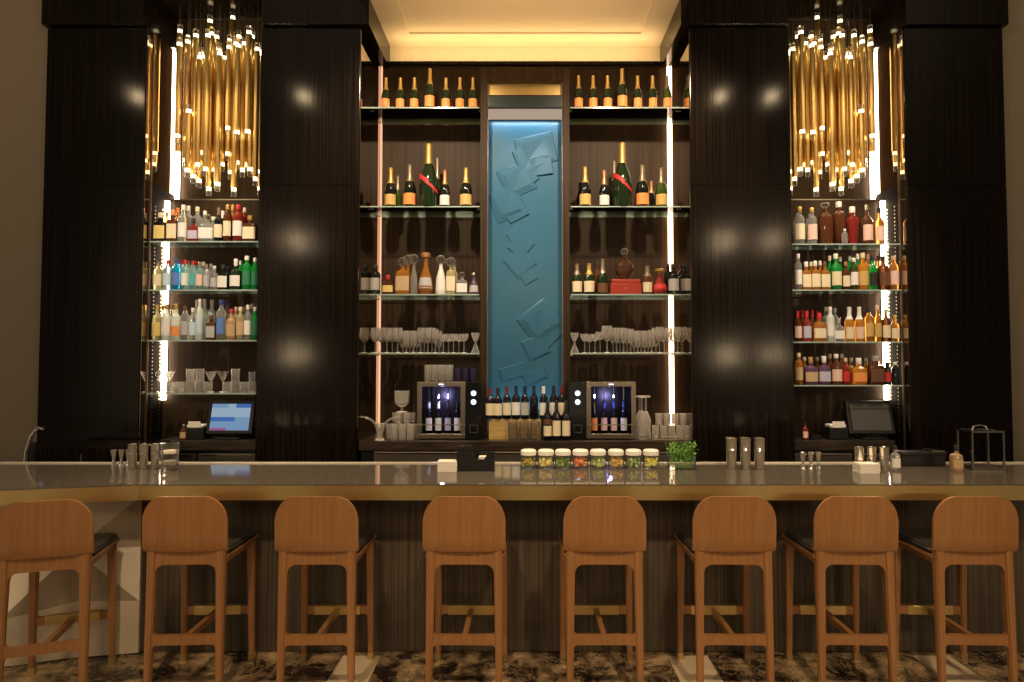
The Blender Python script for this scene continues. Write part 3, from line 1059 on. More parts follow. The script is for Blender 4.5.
# alcove of the lit till
gl1 = 'bottles in the alcove of the lit till'
YR, YK = 5.735, 5.86
A = 'top shelf, lit-till alcove'
row([(161, 213, 11, 'square', 'black', 'yellow', 'cream'), (173, 210, 10, 'square', 'brown', 'cream', 'orange'), (183.5, 205, 9.5, 'spirit', 'palegreen', 'white', 'white'),
     (193.5, 218, 10.5, 'squat', 'red', 'lilac', 'black'), (207.5, 214, 15, 'ballbox', 'clear', 'white', 'clear'), (219, 208, 8.5, 'wine', 'black', 'cream', 'foilgrey'),
     (228, 205, 8.5, 'slim', 'brown', 'cream', 'foil'), (238.5, 205, 10, 'slim', 'red', 'white', 'red'), (250.5, 216, 13, 'square', 'brown', 'cream', 'foil')],
    ZL[0], YR, A, 'light strip', 0, gl1)
row([(167, 212, 8, 'spirit', 'amber', None, 'foil'), (178, 208, 8, 'spirit', 'amber', None, 'orange'), (188.5, 206, 8, 'slim', 'clear', None, 'white'),
     (197.5, 207, 8, 'slim', 'clear', None, 'cream'), (205, 211, 7, 'slim', 'palegreen', None, 'white'), (213.5, 217, 8, 'slim', 'clear', None, 'white'), (223, 211, 8, 'wine', 'black', None, 'white'), (233, 205, 8, 'spirit', 'amber', None, 'foil'), (245, 208, 8, 'slim', 'red', None, 'pink')],
    ZL[0], YK, A, 'light strip', 0, gl1, False, 'rear row, ')
A = 'second shelf, lit-till alcove'
row([(158.5, 262, 9, 'slim', 'yellow', 'cream', 'foilgrey'), (168, 260, 8.5, 'slim', 'paleblue', 'paleblue', 'red'), (177, 259, 8.5, 'slim', 'blue', 'blue', 'navy'), (185.5, 260, 7.5, 'slim', 'teal', 'white', 'red'),
     (193, 261, 7, 'slim', 'teal', 'teal', 'red'), (200, 262, 6.8, 'slim', 'teal', 'pink', 'steel'), (207, 264, 6.8, 'slim', 'clear', 'grey', 'steel'), (214.5, 266, 7.5, 'spirit', 'clear', 'grey', 'white'),
     (223.5, 265, 9.5, 'square', 'black', 'white', 'black'), (236, 259, 10.5, 'squat', 'darkgreen', 'white', 'white'), (247, 256, 8.5, 'slim', 'green', 'green', 'white'), (255, 258, 7, 'slim', 'green', 'green', 'white')],
    ZL[1], YR, A, 'light strip', 0, gl1)
row([(181, 260, 6.5, 'slim', 'teal', None, 'red'), (189, 261, 6.5, 'slim', 'teal', None, 'steel'), (196.5, 261, 6.5, 'slim', 'clear', None, 'red'), (203.5, 262, 6.5, 'slim', 'clear', None, 'pink'),
     (211, 264, 6.5, 'slim', 'clear', None, 'white'), (228, 267, 7, 'slim', 'black', None, 'black'), (241, 261, 7, 'slim', 'green', None, 'white')],
    ZL[1], YK, A, 'light strip', 0, gl1, False, 'rear row, ')
A = 'third shelf, lit-till alcove'
row([(157.5, 305, 9, 'spirit', 'yellow', 'yellow', 'foil'), (167, 304, 9.5, 'spirit', 'frost', 'white', 'foil'), (176.5, 304, 9, 'spirit', 'frost', ['orange', 'white'], 'foil'), (185.5, 306, 8, 'slim', 'clear', 'grey', 'brown'),
     (193, 308, 6.8, 'slim', 'clear', 'paleblue', 'white'), (200, 299, 7, 'slim', 'frost', 'paleblue', 'white'), (211.5, 315, 9, 'square', 'brown', 'grey', 'brown'), (221.5, 300, 9, 'slim', 'clear', 'blue', 'navy'),
     (231.5, 309, 9.5, 'spirit', 'tan', 'tan', 'red'), (240.5, 307, 7.5, 'slim', 'yellow', 'tan', 'cream'), (248, 305, 7, 'slim', 'clear', 'white', 'white'), (255, 307, 6.5, 'slim', 'green', 'green', 'white')],
    ZL[2], YR, A, 'light strip', 0, gl1)
row([(163, 305, 7.5, 'spirit', 'yellow', None, 'foil'), (172, 305, 7.5, 'spirit', 'yellow', None, 'foil'), (197, 300, 6.5, 'slim', 'frost', None, 'white'), (204.5, 299, 7, 'slim', 'frost', None, 'white'), (212, 300, 7, 'slim', 'frost', None, 'white'), (227.5, 300, 7.5, 'slim', 'clear', None, 'navy'),
     (236, 307, 7, 'slim', 'tan', None, 'pink'), (244.5, 307, 6.5, 'slim', 'clear', None, 'tan'), (252, 304, 6.5, 'slim', 'clear', None, 'white')],
    ZL[2], YK, A, 'light strip', 0, gl1, False, 'rear row, ')

# alcove of the dark till
gr1 = 'bottles in the alcove of the dark till'
A = 'top shelf, dark-till alcove'
row([(799, 207, 10.5, 'slim', 'clear', 'cream', 'foil'), (811.5, 208, 10, 'slim', 'clear', 'pink', 'foil'), (825, 203, 13, 'decanter', 'brown', None, 'clear'), (838.5, 202, 12, 'slim', 'brown', None, 'white'),
     (852, 207, 12.5, 'taper', 'red', None, 'white'), (866.5, 205, 10.5, 'spirit', 'brown', 'pink', 'steel'), (879, 208, 9, 'spirit', 'amber', 'pink', 'black')],
    ZR[0], 5.80, A, 'light strip', 0, gr1, True)
row([(844.5, 229, 6, 'slim', 'clear', None, 'white')], ZR[0], 5.71, A, 'light strip', 0, gr1, True, 'front miniature, ')
A = 'second shelf, dark-till alcove'
row([(798, 254, 7, 'slim', 'clear', 'white', 'white'), (806, 262, 8.5, 'square', 'amber', 'cream', 'white'), (815, 261, 8.5, 'square', 'amber', 'cream', 'white'), (824.5, 262, 9, 'square', 'amber', 'cream', 'brown'), (835.5, 254, 10.5, 'spirit', 'green', 'cream', 'white'),
     (845.5, 262, 8, 'spirit', 'brown', 'cream', 'foil'), (853.5, 258, 8, 'slim', 'olive', 'white', 'white'), (862.5, 253, 10, 'spirit', 'orange', 'gold', 'cream'), (872.5, 256, 9, 'spirit', 'green', 'black', 'black'),
     (883, 256, 10.5, 'spirit', 'brown', 'brown', 'black'), (893.5, 256, 9, 'slim', 'amber', 'pink', 'tan')],
    ZR[1], YR, A, 'light strip', 0, gr1, True)
row([(811, 262, 7, 'spirit', 'amber', None, 'white'), (820, 261, 7, 'spirit', 'amber', None, 'white'), (829.5, 256, 7, 'spirit', 'green', None, 'pink'), (840, 257, 7, 'spirit', 'green', None, 'white'), (849.5, 256, 7, 'spirit', 'green', None, 'grey'), (857.5, 254, 7, 'spirit', 'green', None, 'white'), (867.5, 254, 7, 'spirit', 'amber', None, 'pink'), (878, 256, 7, 'spirit', 'amber', None, 'brown')],
    ZR[1], YK, A, 'light strip', 0, gr1, True, 'rear row, ')
A = 'third shelf, dark-till alcove'
row([(797.5, 311, 7.5, 'wine', 'brown', 'pink', 'red'), (806.5, 311, 8.5, 'wine', 'red', 'lilac', 'red'), (819, 313, 12.5, 'squat', 'amber', 'cream', 'red'), (830, 307, 7.5, 'slim', 'frost', 'white', 'white'), (839, 318, 9.5, 'squat', 'clear', 'white', 'steel'),
     (849, 307, 9.5, 'flare', 'orange', 'cream', 'white'), (859, 307, 9.5, 'flare', 'orange', 'pink', 'white'), (868.5, 308, 8.5, 'slim', 'amber', 'gold', 'black'), (877, 305, 7.5, 'spirit', 'amber', 'gold', 'pink'),
     (885.5, 309, 8.5, 'spirit', 'brown', 'cream', 'grey'), (894.5, 315, 8.5, 'spirit', 'amber', 'cream', 'foil')],
    ZR[2], YR, A, 'light strip', 0, gr1, True)
row([(802, 310, 7, 'wine', 'brown', None, 'red'), (812, 310, 7, 'wine', 'brown', None, 'red'), (817.5, 311, 3.5, 'slim', 'red', None, 'red'), (826, 307, 6.5, 'slim', 'clear', None, 'white'), (834.5, 308, 6.5, 'slim', 'clear', None, 'grey')],
    ZR[2], YK, A, 'light strip', 0, gr1, True, 'rear row, ')
A = 'lowest shelf, dark-till alcove'
row([(798.5, 353, 8, 'slim', 'amber', 'tan', 'cream'), (810.5, 357, 13, 'squat', 'purple', 'tan', 'foil'), (823.8, 356, 12, 'squat', 'purple', 'lilac', 'white'), (836, 354, 10.5, 'spirit', 'brown', 'pink', 'white'), (845.5, 358, 7.5, 'spirit', 'red', 'red', 'pink'),
     (858.5, 358, 14.5, 'squat', 'orange', 'orange', 'white'), (875.5, 356, 14, 'square', 'brown', 'brown', 'grey'), (887, 362, 7, 'slim', 'black', 'red', 'black'), (895, 362, 7, 'slim', 'black', None, 'white')],
    ZR[3], YR, A, 'light strip', 0, gr1, True)
row([(804.5, 357, 7, 'spirit', 'amber', None, 'white'), (817, 357, 7, 'spirit', 'amber', None, 'white'), (830, 354, 7, 'spirit', 'amber', None, 'white'), (841.5, 354, 7, 'spirit', 'amber', None, 'white'), (851, 358, 7, 'spirit', 'amber', None, 'cream'), (866, 358, 7, 'spirit', 'amber', None, 'white')],
    ZR[3], YK, A, 'light strip', 0, gr1, True, 'rear row, ')

# ------------------------------------------------------------------ glassware
def flute_mesh(bm, amp=0.10, n=10):
    """Cut vertical flutes into a lathed glass."""
    for v in bm.verts:
        rr = math.hypot(v.co.x, v.co.y)
        if rr > 0.012:
            f = 1 - amp * (0.5 + 0.5 * math.cos(n * math.atan2(v.co.y, v.co.x)))
            v.co.x *= f
            v.co.y *= f


def prof_glass(kind, h, r):
    if kind == 'wine':
        o = [(0, r * .8), (.008 * h, r * .8), (.035 * h, r * .14), (.10 * h, r * .09), (.42 * h, r * .10), (.48 * h, r * .45), (.58 * h, r * .86), (.72 * h, r), (1.0 * h, r * .80)]
        i = [(1.0 * h, r * .76), (.72 * h, r * .95), (.58 * h, r * .80), (.50 * h, r * .36), (.47 * h, 0)]
    elif kind == 'flute':
        o = [(0, r * 1.0), (.008 * h, r), (.03 * h, r * .2), (.35 * h, r * .14), (.45 * h, r * .6), (.62 * h, r * .95), (1.0 * h, r * .92)]
        i = [(1.0 * h, r * .85), (.62 * h, r * .88), (.46 * h, r * .5), (.43 * h, 0)]
    elif kind == 'goblet':
        o = [(0, r * .85), (.01 * h, r * .85), (.05 * h, r * .2), (.22 * h, r * .16), (.30 * h, r * .6), (.42 * h, r * .95), (1.0 * h, r)]
        i = [(1.0 * h, r * .94), (.44 * h, r * .88), (.33 * h, r * .5), (.30 * h, 0)]
    elif kind == 'coupe':
        o = [(0, r * .7), (.01 * h, r * .7), (.04 * h, r * .10), (.60 * h, r * .09), (.68 * h, r * .6), (.80 * h, r * .92), (1.0 * h, r)]
        i = [(1.0 * h, r * .95), (.80 * h, r * .86), (.70 * h, r * .5), (.67 * h, 0)]
    elif kind == 'martini':
        o = [(0, r * .62), (.01 * h, r * .62), (.04 * h, r * .08), (.45 * h, r * .07), (1.0 * h, r)]
        i = [(1.0 * h, r * .94), (.50 * h, r * .06), (.49 * h, 0)]
    elif kind == 'hourglass':
        o = [(0, r), (.02 * h, r), (.25 * h, r * .55), (.45 * h, r * .2), (.55 * h, r * .25), (.8 * h, r * .8), (1.0 * h, r)]
        i = [(1.0 * h, r * .92), (.8 * h, r * .7), (.6 * h, r * .2), (.58 * h, 0)]
    elif kind == 'shaker':
        o = [(0, r * .78), (.01 * h, r * .80), (.97 * h, r), (1.0 * h, r * 1.03)]
        i = [(1.0 * h, r * .96), (.05 * h, r * .74), (.045 * h, 0)]
    else:  # tumbler
        o = [(0, r * .88), (.02 * h, r * .92), (1.0 * h, r)]
        i = [(1.0 * h, r * .92), (.12 * h, r * .84), (.10 * h, 0)]
    return [(0, 0)] + o + i


GPROTO = {}


def drink_glass(kind, x, y, z, h, r, label, group, mat='glassware', cat='glass', name=None):
    key = (kind, round(h, 3), round(r, 3), mat)
    nm = name or {'wine': 'wine_glass', 'flute': 'champagne_flute', 'goblet': 'goblet', 'coupe': 'coupe_glass', 'martini': 'martini_glass', 'hourglass': 'hourglass_vase', 'shaker': 'mixing_tin', 'tumbler': 'tumbler'}[kind]
    if key not in GPROTO:
        c = nb()
        lathe(c, prof_glass(kind, h, r), 40)
        if mat == 'crystal' or mat == 'glassware' and kind != 'martini':
            flute_mesh(c, 0.12 if mat == 'crystal' else 0.05, 10 if mat == 'crystal' else 8)
        o = obj(nm, c, M[mat], smooth=True)
        GPROTO[key] = o
    else:
        o = GPROTO[key].copy()
        C.objects.link(o)
    o.location = (x, y, z + 0.0006)
    return tag(o, label, cat, group)


def glass_row(items, zsh, where, ref, reverse, group, ydef=6.03, fixed_h=None):
    n = len(items)
    for i, it in enumerate(items):
        px, tp, wp, kind = it[:4]
        y = it[4] if len(it) > 4 else ydef
        p = at(px, tp, y)
        h = round(p.z - zsh, 3)
        r = round(wp * y / F_PX / 2, 3)
        q = (n - 1 - i) if reverse else i
        kw = {'wine': 'tall wine glass', 'flute': 'slim flute glass', 'goblet': 'short-stemmed goblet', 'coupe': 'shallow coupe glass', 'martini': 'conical martini glass', 'hourglass': 'hourglass-shaped glass', 'tumbler': 'straight tumbler'}[kind]
        drink_glass(kind, p.x, y, zsh, h, r, 'clear %s, %s from %s, %s' % (kw, ORD[q], ref, where), group)


gg = 'glasses on the lowest central shelves'
front = [(363.5, 327, 11, 'wine'), (375.5, 328, 10.5, 'wine'), (387, 328, 10, 'wine'), (398, 328, 10, 'wine'), (406.5, 331, 6.5, 'goblet'), (413.5, 331, 6.5, 'goblet'), (420.5, 328, 6.5, 'flute'), (428, 328, 7, 'flute'), (435.5, 329, 6.5, 'flute'),
         (443.5, 334, 9, 'coupe'), (453.5, 334, 9, 'coupe'), (464, 334, 9.5, 'coupe'), (475.5, 333, 9, 'hourglass')]
glass_row(front, ZC[3], 'lowest shelf, lit-till side', 'blue panel', True, gg, 6.02)
back = [(369.5, 328, 10, 'wine'), (381, 328, 10, 'wine'), (392.5, 328, 10, 'wine'), (403, 331, 7, 'goblet'), (410, 331, 6.5, 'goblet'), (417, 331, 6.5, 'goblet'), (424.5, 328, 6.5, 'flute'), (432, 328, 7, 'flute'), (439, 331, 6, 'goblet'), (448.5, 335, 9, 'coupe'), (459, 335, 9, 'coupe')]
glass_row(back, ZC[3], 'rear row, lowest shelf, lit-till side', 'blue panel', True, gg, 6.14)
front = [(574.5, 333, 9, 'hourglass'), (584.5, 334, 9, 'coupe'), (595, 334, 9, 'coupe'), (607, 326, 12, 'wine'), (616.5, 328, 6.5, 'flute'), (623.5, 328, 6.5, 'flute'), (630.5, 329, 6.5, 'flute'), (637.5, 331, 6.5, 'goblet'), (644.5, 331, 6.5, 'goblet'), (651.5, 330, 6.5, 'goblet'),
         (659.5, 327, 8.5, 'wine'), (668.5, 328, 8, 'wine'), (677.5, 327, 9, 'wine'), (688, 327, 10, 'wine')]
glass_row(front, ZC[3], 'lowest shelf, dark-till side', 'blue panel', False, gg, 6.02)
back = [(589.5, 335, 9, 'coupe'), (600, 332, 9, 'coupe'), (613, 328, 6.5, 'flute'), (620, 328, 6.5, 'flute'), (627, 329, 6.5, 'flute'), (634, 331, 6.5, 'goblet'), (641, 331, 6.5, 'goblet'), (648, 331, 6.5, 'goblet'), (655.5, 328, 7, 'goblet'), (664, 328, 8.5, 'wine'), (673, 328, 8.5, 'wine'), (683, 328, 9, 'wine')]
glass_row(back, ZC[3], 'rear row, lowest shelf, dark-till side', 'blue panel', False, gg, 6.14)

gt = 'glasses on the lowest shelf above the lit till'
glass_row([(156.5, 371.5, 11, 'martini'), (169.5, 371.5, 10, 'martini'), (211, 371.5, 10.5, 'martini'), (223, 371.5, 10.5, 'martini')], ZL[3], 'lowest shelf, lit-till alcove', 'light strip', False, gt, 5.87)
low = [(163.5, 382, 8, 'tumbler', 5.74), (172.5, 382, 8, 'tumbler', 5.74), (181.5, 382, 8, 'tumbler', 5.74), (190.5, 381.5, 8.5, 'tumbler', 5.74), (200, 381.5, 8.5, 'tumbler', 5.74), (208.5, 382, 7.5, 'tumbler', 5.74),
       (227, 382, 8, 'tumbler', 5.74), (235.5, 381.5, 8, 'tumbler', 5.74), (244, 382, 8, 'tumbler', 5.74), (252.5, 382, 8, 'tumbler', 5.74)]
glass_row(low, ZL[3], 'front of lowest shelf, lit-till alcove', 'light strip', False, gt, 5.74)
for i, px in enumerate((190.5, 200, 235.5)):      # upper tumblers of the stacks
    y = 5.74
    p = at(px, 369, y)
    z = at(px, 381.5, y).z
    drink_glass('tumbler', p.x, y, z + 0.0012, round(p.z - z, 3), round(8.0 * y / F_PX / 2, 3), 'clear tumbler stacked on another, %s stack from light strip, lit-till alcove' % ORD[i], gt)
p = at(252, 372, 5.87)
drink_glass('shaker', p.x, 5.87, ZL[3], round(p.z - ZL[3], 3), .028, 'small glass jug standing behind the tumblers at the alcove end', gt, cat='jug', name='jug')

# ------------------------------------------------------------------ back counter: coolers and glass
def cooler(x0p, x1p, flip, label):
    y0 = 5.70
    a, e = at(x0p, 400, y0).x, at(x1p, 400, y0).x
    ztop = zat(382, y0)
    z0 = Z_CB + 0.012
    W, Hh = e - a, ztop - z0
    t = thing('wine_dispenser', label, 'wine cooler', ((a + e) / 2, y0, z0))
    D = 0.285
    wd = W * 0.74                      # window part
    xw0, xw1 = (-W / 2, -W / 2 + wd) if not flip else (W / 2 - wd, W / 2)
    xp0, xp1 = (xw1, W / 2) if not flip else (-W / 2, xw0)
    c = nb()
    bx(c, xw0, xw1, 0.02, D, 0, 0.02)
    bx(c, xw0, xw1, 0.02, D, Hh - 0.02, Hh)
    bx(c, xw0, xw0 + 0.015, 0.02, D, 0.02, Hh - 0.02)
    bx(c, xw1 - 0.015, xw1, 0.02, D, 0.02, Hh - 0.02)
    bx(c, xw0 + 0.015, xw1 - 0.015, D - 0.015, D, 0.02, Hh - 0.02)
    obj('cabinet', c, M['black'], t)
    c = nb()
    fw = 0.042
    bbox(c, xw0, xw1, 0, 0.019, 0, fw, 0.003)
    bbox(c, xw0, xw1, 0, 0.019, Hh - fw, Hh, 0.003)
    bbox(c, xw0, xw0 + fw, 0, 0.019, fw, Hh - fw, 0.003)
    bbox(c, xw1 - fw, xw1, 0, 0.019, fw, Hh - fw, 0.003)
    d = obj('door_frame', c, M['frame_steel'], t)
    c = nb()
    bx(c, xw0 + fw, xw1 - fw, 0.007, 0.011, fw, Hh - fw)
    obj('door_pane', c, M['pane'], d)
    c = nb()
    bx(c, xw0 + fw * .3, xw1 - fw * .3, -0.006, -0.001, Hh * .235, Hh * .25)
    obj('door_bar', c, M['steel'], d)
    c = nb()
    bbox(c, xp0 + (0.001 if not flip else 0), xp1 - (0.001 if flip else 0), 0.004, D, 0, Hh, 0.004)
    obj('control_panel', c, M['blackgloss'], t)
    pc = (xp0 + xp1) / 2
    for zz in (0.80, 0.645):
        c = nb()
        lathe(c, [(0, .024), (.004, .024), (.007, .018)], 18)
        obj('round_button', c, M['button_light'], t, loc=(pc, 0.0035, Hh * zz), rot=(PI / 2, 0, 0), smooth=True)
    c = nb()
    q = 0.036
    for (u0, u1, v0, v1) in ((-q, q, -q, -q + .004), (-q, q, q - .004, q), (-q, -q + .004, -q + .004, q - .004), (q - .004, q, -q + .004, q - .004)):
        bx(c, u0, u1, 0, 0.0015, v0, v1)
    obj('square_badge', c, M['steel_dark'], t, loc=(pc, 0.0022, Hh * .17))
    c = nb()
    xm = (xw0 + xw1) / 2
    bx(c, xm - 0.03, xm + 0.03, 0.035, 0.06, Hh - 0.028, Hh - 0.0205)
    obj('inner_lamp', c, M['cooler_light'], t)
    c = nb()
    bx(c, xm - 0.022, xm + 0.022, -0.002, -0.0002, Hh - fw * .62, Hh - fw * .38)
    obj('frame_lamp', c, M['button_light'], t)
    c = nb()
    for k in range(4):
        xx = xw0 + fw + (wd - 2 * fw) * (k + .5) / 4
        tube(c, [(xx, 0.16, Hh - 0.0205), (xx, 0.16, Hh * .66), (xx, 0.14, Hh * .62)], 0.006, 8)
    obj('tap_row', c, M['chrome'], t, smooth=True)
    for sx in (-1, 1):
        c = nb()
        lathe(c, [(0, .018), (.0115, .015)], 12)
        obj('rubber_foot', c, M['black'], t, loc=(sx * W * .42, 0.05, -0.0115))
    X = t.location.x
    L_ = lamp('cooler_glow', 'POINT', (X + xm, y0 + 0.10, z0 + Hh * .72), 2.4, (0.45, 0.40, 1.0), shadow_soft_size=0.02)
    xs = [X + xw0 + fw + (wd - 2 * fw) * (k + .5) / 4 for k in range(4)]
    return xs, z0 + 0.02, y0, Hh


xs, zi, y0, Hh = cooler(417, 482, False, 'wine dispenser with tumblers on its roof and lit steel-framed door')
for k, x in enumerate(xs):
    bottle('wine', x, y0 + 0.16, zi + .001, Hh * .60, 0.062, 'winedark', 'white' if k != 2 else 'lilac', 'white' if k < 2 else 'black',
           'dark wine bottle, %s from the buttons, inside the tumbler-topped dispenser' % ORD[3 - k], 'wine bottles in the dispensers')
xs, zi, y0, Hh = cooler(569, 636, True, 'wine dispenser with a bare roof beside the tall glass stand')
for k, x in enumerate(xs):
    bottle('wine', x, y0 + 0.16, zi + .001, Hh * .60, 0.062, 'winedark', ('orange', 'pink', 'pink', 'white')[k], 'navy' if k else 'steel',
           'dark wine bottle, %s from the buttons, inside the bare-roofed dispenser' % ORD[k], 'wine bottles in the dispensers')

# tumblers on the dispenser roof
ztop = zat(382, 5.70)
for i, px in enumerate((428, 435, 442, 449)):
    for r_, y in enumerate((5.76, 5.85)):
        p = at(px, 365, 5.76)
        drink_glass('tumbler', p.x, y, ztop + .001, round(p.z - ztop, 3), .031, 'clear tumbler on the dispenser roof, %s row, %s from the dark tumblers' % (('front', 'rear')[r_], ORD[3 - i]), 'clear tumblers on the dispenser roof')
M['darkglass'] = pm('dark_violet_glass', (0.05, 0.04, 0.09), 0.08, trans=0.3)
for i, px in enumerate((458, 465.5, 473)):
    p = at(px, 368, 5.76)
    drink_glass('tumbler', p.x, 5.76, ztop + .001, round(p.z - ztop, 3), .031, 'dark violet tumbler on the dispenser roof, %s from the clear tumblers' % ORD[i], 'dark tumblers on the dispenser roof', mat='darkglass')

# tumblers and goblets crowded beside the dispensers
def crystal(px, tp, bp, wp, y, kind, label, group, cat='glass', z=None):
    p = at(px, tp, y)
    zb = Z_CB if z is None else z
    return drink_glass(kind, p.x, y, zb + 0.0005, round(p.z - zb, 3), round(wp * y / F_PX / 2, 3), label, group, 'crystal', cat)


gk = 'cut glasses beside the tumbler-topped dispenser'
zg = zat(424, 5.78)
k = 0
for yy, pys in ((5.70, (394.5, 402.5, 410.5)), (5.80, (389.5, 397.5, 405.5, 413.5)), (5.90, (394, 402, 410))):
    for i, px in enumerate(pys):
        crystal(px, 424, 0, 7.5, yy, 'tumbler', 'cut crystal tumbler beside the dispenser, %s row from the front, %s from the mirror' % (ORD[(5.70, 5.80, 5.90).index(yy)], ORD[i]), gk)
for yy, pys in ((5.74, (398.5, 407)), (5.86, (396, 404.5, 412))):
    zq = [zat(424, 5.70), zat(424, 5.70)]
    for i, px in enumerate(pys):
        zl = max(zat(424, 5.70), zat(424, 5.80), zat(424, 5.90)) + .002
        crystal(px, 413, 0, 7, yy, 'tumbler', 'cut crystal tumbler stacked in the upper %s row, %s from the mirror' % ('front' if yy < 5.8 else 'rear', ORD[i]), gk, z=zl)
zl = max(zat(413, 5.74), zat(413, 5.86)) + .004
crystal(402, 391, 0, 15, 5.79, 'goblet', 'ribbed glass goblet crowning the stacked cut tumblers', None, 'goblet', z=zl)

# two-armed glass fountains (looping spouts) on the counter
def spout(px, y, label, sc=1.0):
    p = at(px, 438, y)
    t = thing('glass_fountain', label, 'glass fountain', (p.x, y, Z_CB + .0006))
    c = nb()
    lathe(c, [(0, 0), (0, .045 * sc), (.008, .045 * sc), (.02, .02), (.06, .026), (.12 * sc, .036), (.165 * sc, .040), (.17 * sc, .034), (.03, .018), (.028, 0)], 16)
    obj('vase', c, M['crystal'], t, smooth=True)
    for s in (-1, 1):
        c = nb()
        pts = []
        for q in range(11):
            a = PI / 2 * q / 10
            pts.append((s * (.03 + .17 * (1 - math.cos(a))) * sc, 0, (.10 + .135 * math.sin(a)) * sc))
        tube(c, pts, .012 * sc, 8, .008 * sc)
        obj('arched_arm', c, M['glassware'], t, smooth=True)
    return t


spout(380, 5.66, 'clear glass vase with two arched arms in front of the light strip', 0.9)

# tall stand of glass on the dark-till side, and crystal stacked along the mirror
p = at(643, 438, 5.78)
t = thing('glass_stand', 'tall cut glass decanter with flat rim and columns in its neck', 'decanter', (p.x, 5.78, Z_CB + .0006))
hh = zat(396, 5.78) - Z_CB
c = nb()
lathe(c, [(0, 0), (0, .07), (.02, .075), (hh * .25, .066), (hh * .42, .074), (hh * .56, .055), (hh * .64, .040), (hh * .645, .032), (hh * .5, .045), (hh * .42, .060), (hh * .1, .05), (hh * .08, 0)], 18)
obj('cut_body', c, M['crystal'], t, smooth=True)
for q in range(5):
    a = 2 * PI * q / 5 + .3
    c = nb()
    tube(c, [(.034 * math.cos(a), .034 * math.sin(a), hh * .645), (.034 * math.cos(a), .034 * math.sin(a), hh * .965)], .006, 8)
    obj('neck_column', c, M['glassware'], t, smooth=True)
c = nb()
lathe(c, [(hh * .966, .05), (hh * .97, .068), (hh, .07)], 20)
obj('rim_plate', c, M['crystal'], t, smooth=True)
gk2 = 'cut glasses between the decanter and the mirror'
tb = thing('serving_tray', 'low steel tray under the cut glasses beside the decanter', 'tray', (at(672, 440, 5.78).x, 5.80, Z_CB + .0006))
c = nb()
bbox(c, -.215, .215, -.13, .15, 0, .010, .004)
obj('tray_plate', c, M['steel_dark'], tb)
zt_ = Z_CB + .0115
for r_, yy in enumerate((5.73, 5.82, 5.91)):
    for i, px in enumerate((655.5, 663.5, 671.5, 679.5, 686.5)):
        px2 = 525 + (px - 525) * (5.73 / yy) ** .0
        if yy > 5.9 and i > 3:
            continue
        crystal(px2, 425.5, 0, 7.4, yy, 'tumbler', 'cut crystal tumbler on the tray, %s row from the front, %s from the decanter' % (ORD[r_], ORD[i]), gk2, z=zt_)
zl = max(zat(425.5, y_) for y_ in (5.73, 5.82, 5.91)) + .003
for r_, yy in enumerate((5.76, 5.87)):
    for i, px in enumerate((659, 667, 675, 683)):
        crystal(px, 413.5, 0, 7.2, yy, 'tumbler', 'cut crystal tumbler of the upper %s layer, %s from the decanter' % (('front', 'rear')[r_], ORD[i]), gk2, z=zl)

# wine bottles on the crate
zc = zat(419, 5.72)
t = thing('wine_crate', 'pale wooden wine crate lying under the row of wine bottles', 'crate', (at(528, 430, 5.72).x, 5.76, Z_CB + .0006))
hw = 38 * 5.7 / F_PX
hc = zc - Z_CB - .001
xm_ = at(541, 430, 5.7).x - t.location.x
for (a, e, nm, m_) in ((-hw - .01, xm_, 'crate_front', 'crate_wood'), (xm_ + .001, hw, 'crate_shadow_end', 'counterwood')):  # dark wood on the end piece stands in for shadow
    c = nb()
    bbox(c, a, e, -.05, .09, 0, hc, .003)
    obj('crate_box' if m_ == 'crate_wood' else 'crate_shadow_end', c, M[m_], t)
gw = 'wine bottles standing before the blue panel'
wl = [(490, 388, 'cream', 'maroon'), (498, 388, 'cream', 'black'), (507, 386.5, 'cream', 'maroon'), (516, 385.5, 'white', 'darkblue'), (525, 386, 'grey', 'darkblue'), (534, 385.5, None, 'darkblue'), (543.5, 386.5, 'white', 'white'), (553.5, 386, 'white', 'darkblue'), (561.5, 386, 'cream', 'maroon')]
for i, (px, tp, lb, cp) in enumerate(wl):
    y = 5.735
    p = at(px, tp, y)
    bottle('wine', p.x, y, zc + .0005, p.z - zc, 8.6 * y / F_PX, 'winedark', lb, cp, 'dark wine bottle with %s cap, %s along the crate from the tumbler-topped dispenser' % ({'darkblue': 'dark blue'}.get(cp, cp), ORD[i]), gw)
for i, (px, tp, lb, cp) in enumerate(((547.5, 405, ['cream', 'brown'], 'black'), (556.5, 404, 'cream', 'black'), (566, 404, 'cream', 'black'))):
    y = 5.665
    p = at(px, tp, y)
    bottle('wine', p.x, y, Z_CB + .0005, p.z - Z_CB + .03, 8.4 * y / F_PX, 'winedark', lb, cp, 'dark wine bottle on the counter before the crate, %s from the bare-roofed dispenser' % ORD[2 - i], gw)

for i, px in enumerate((513, 524, 535)):
    p = at(px, 421, 5.66)
    drink_glass('tumbler', p.x, 5.66, Z_CB + .0005, round(p.z - Z_CB, 3), .045, 'clear tumbler on the counter before the wine crate, %s from the three standing bottles' % ORD[2 - i], 'clear tumblers before the wine crate', mat='clear_glass')

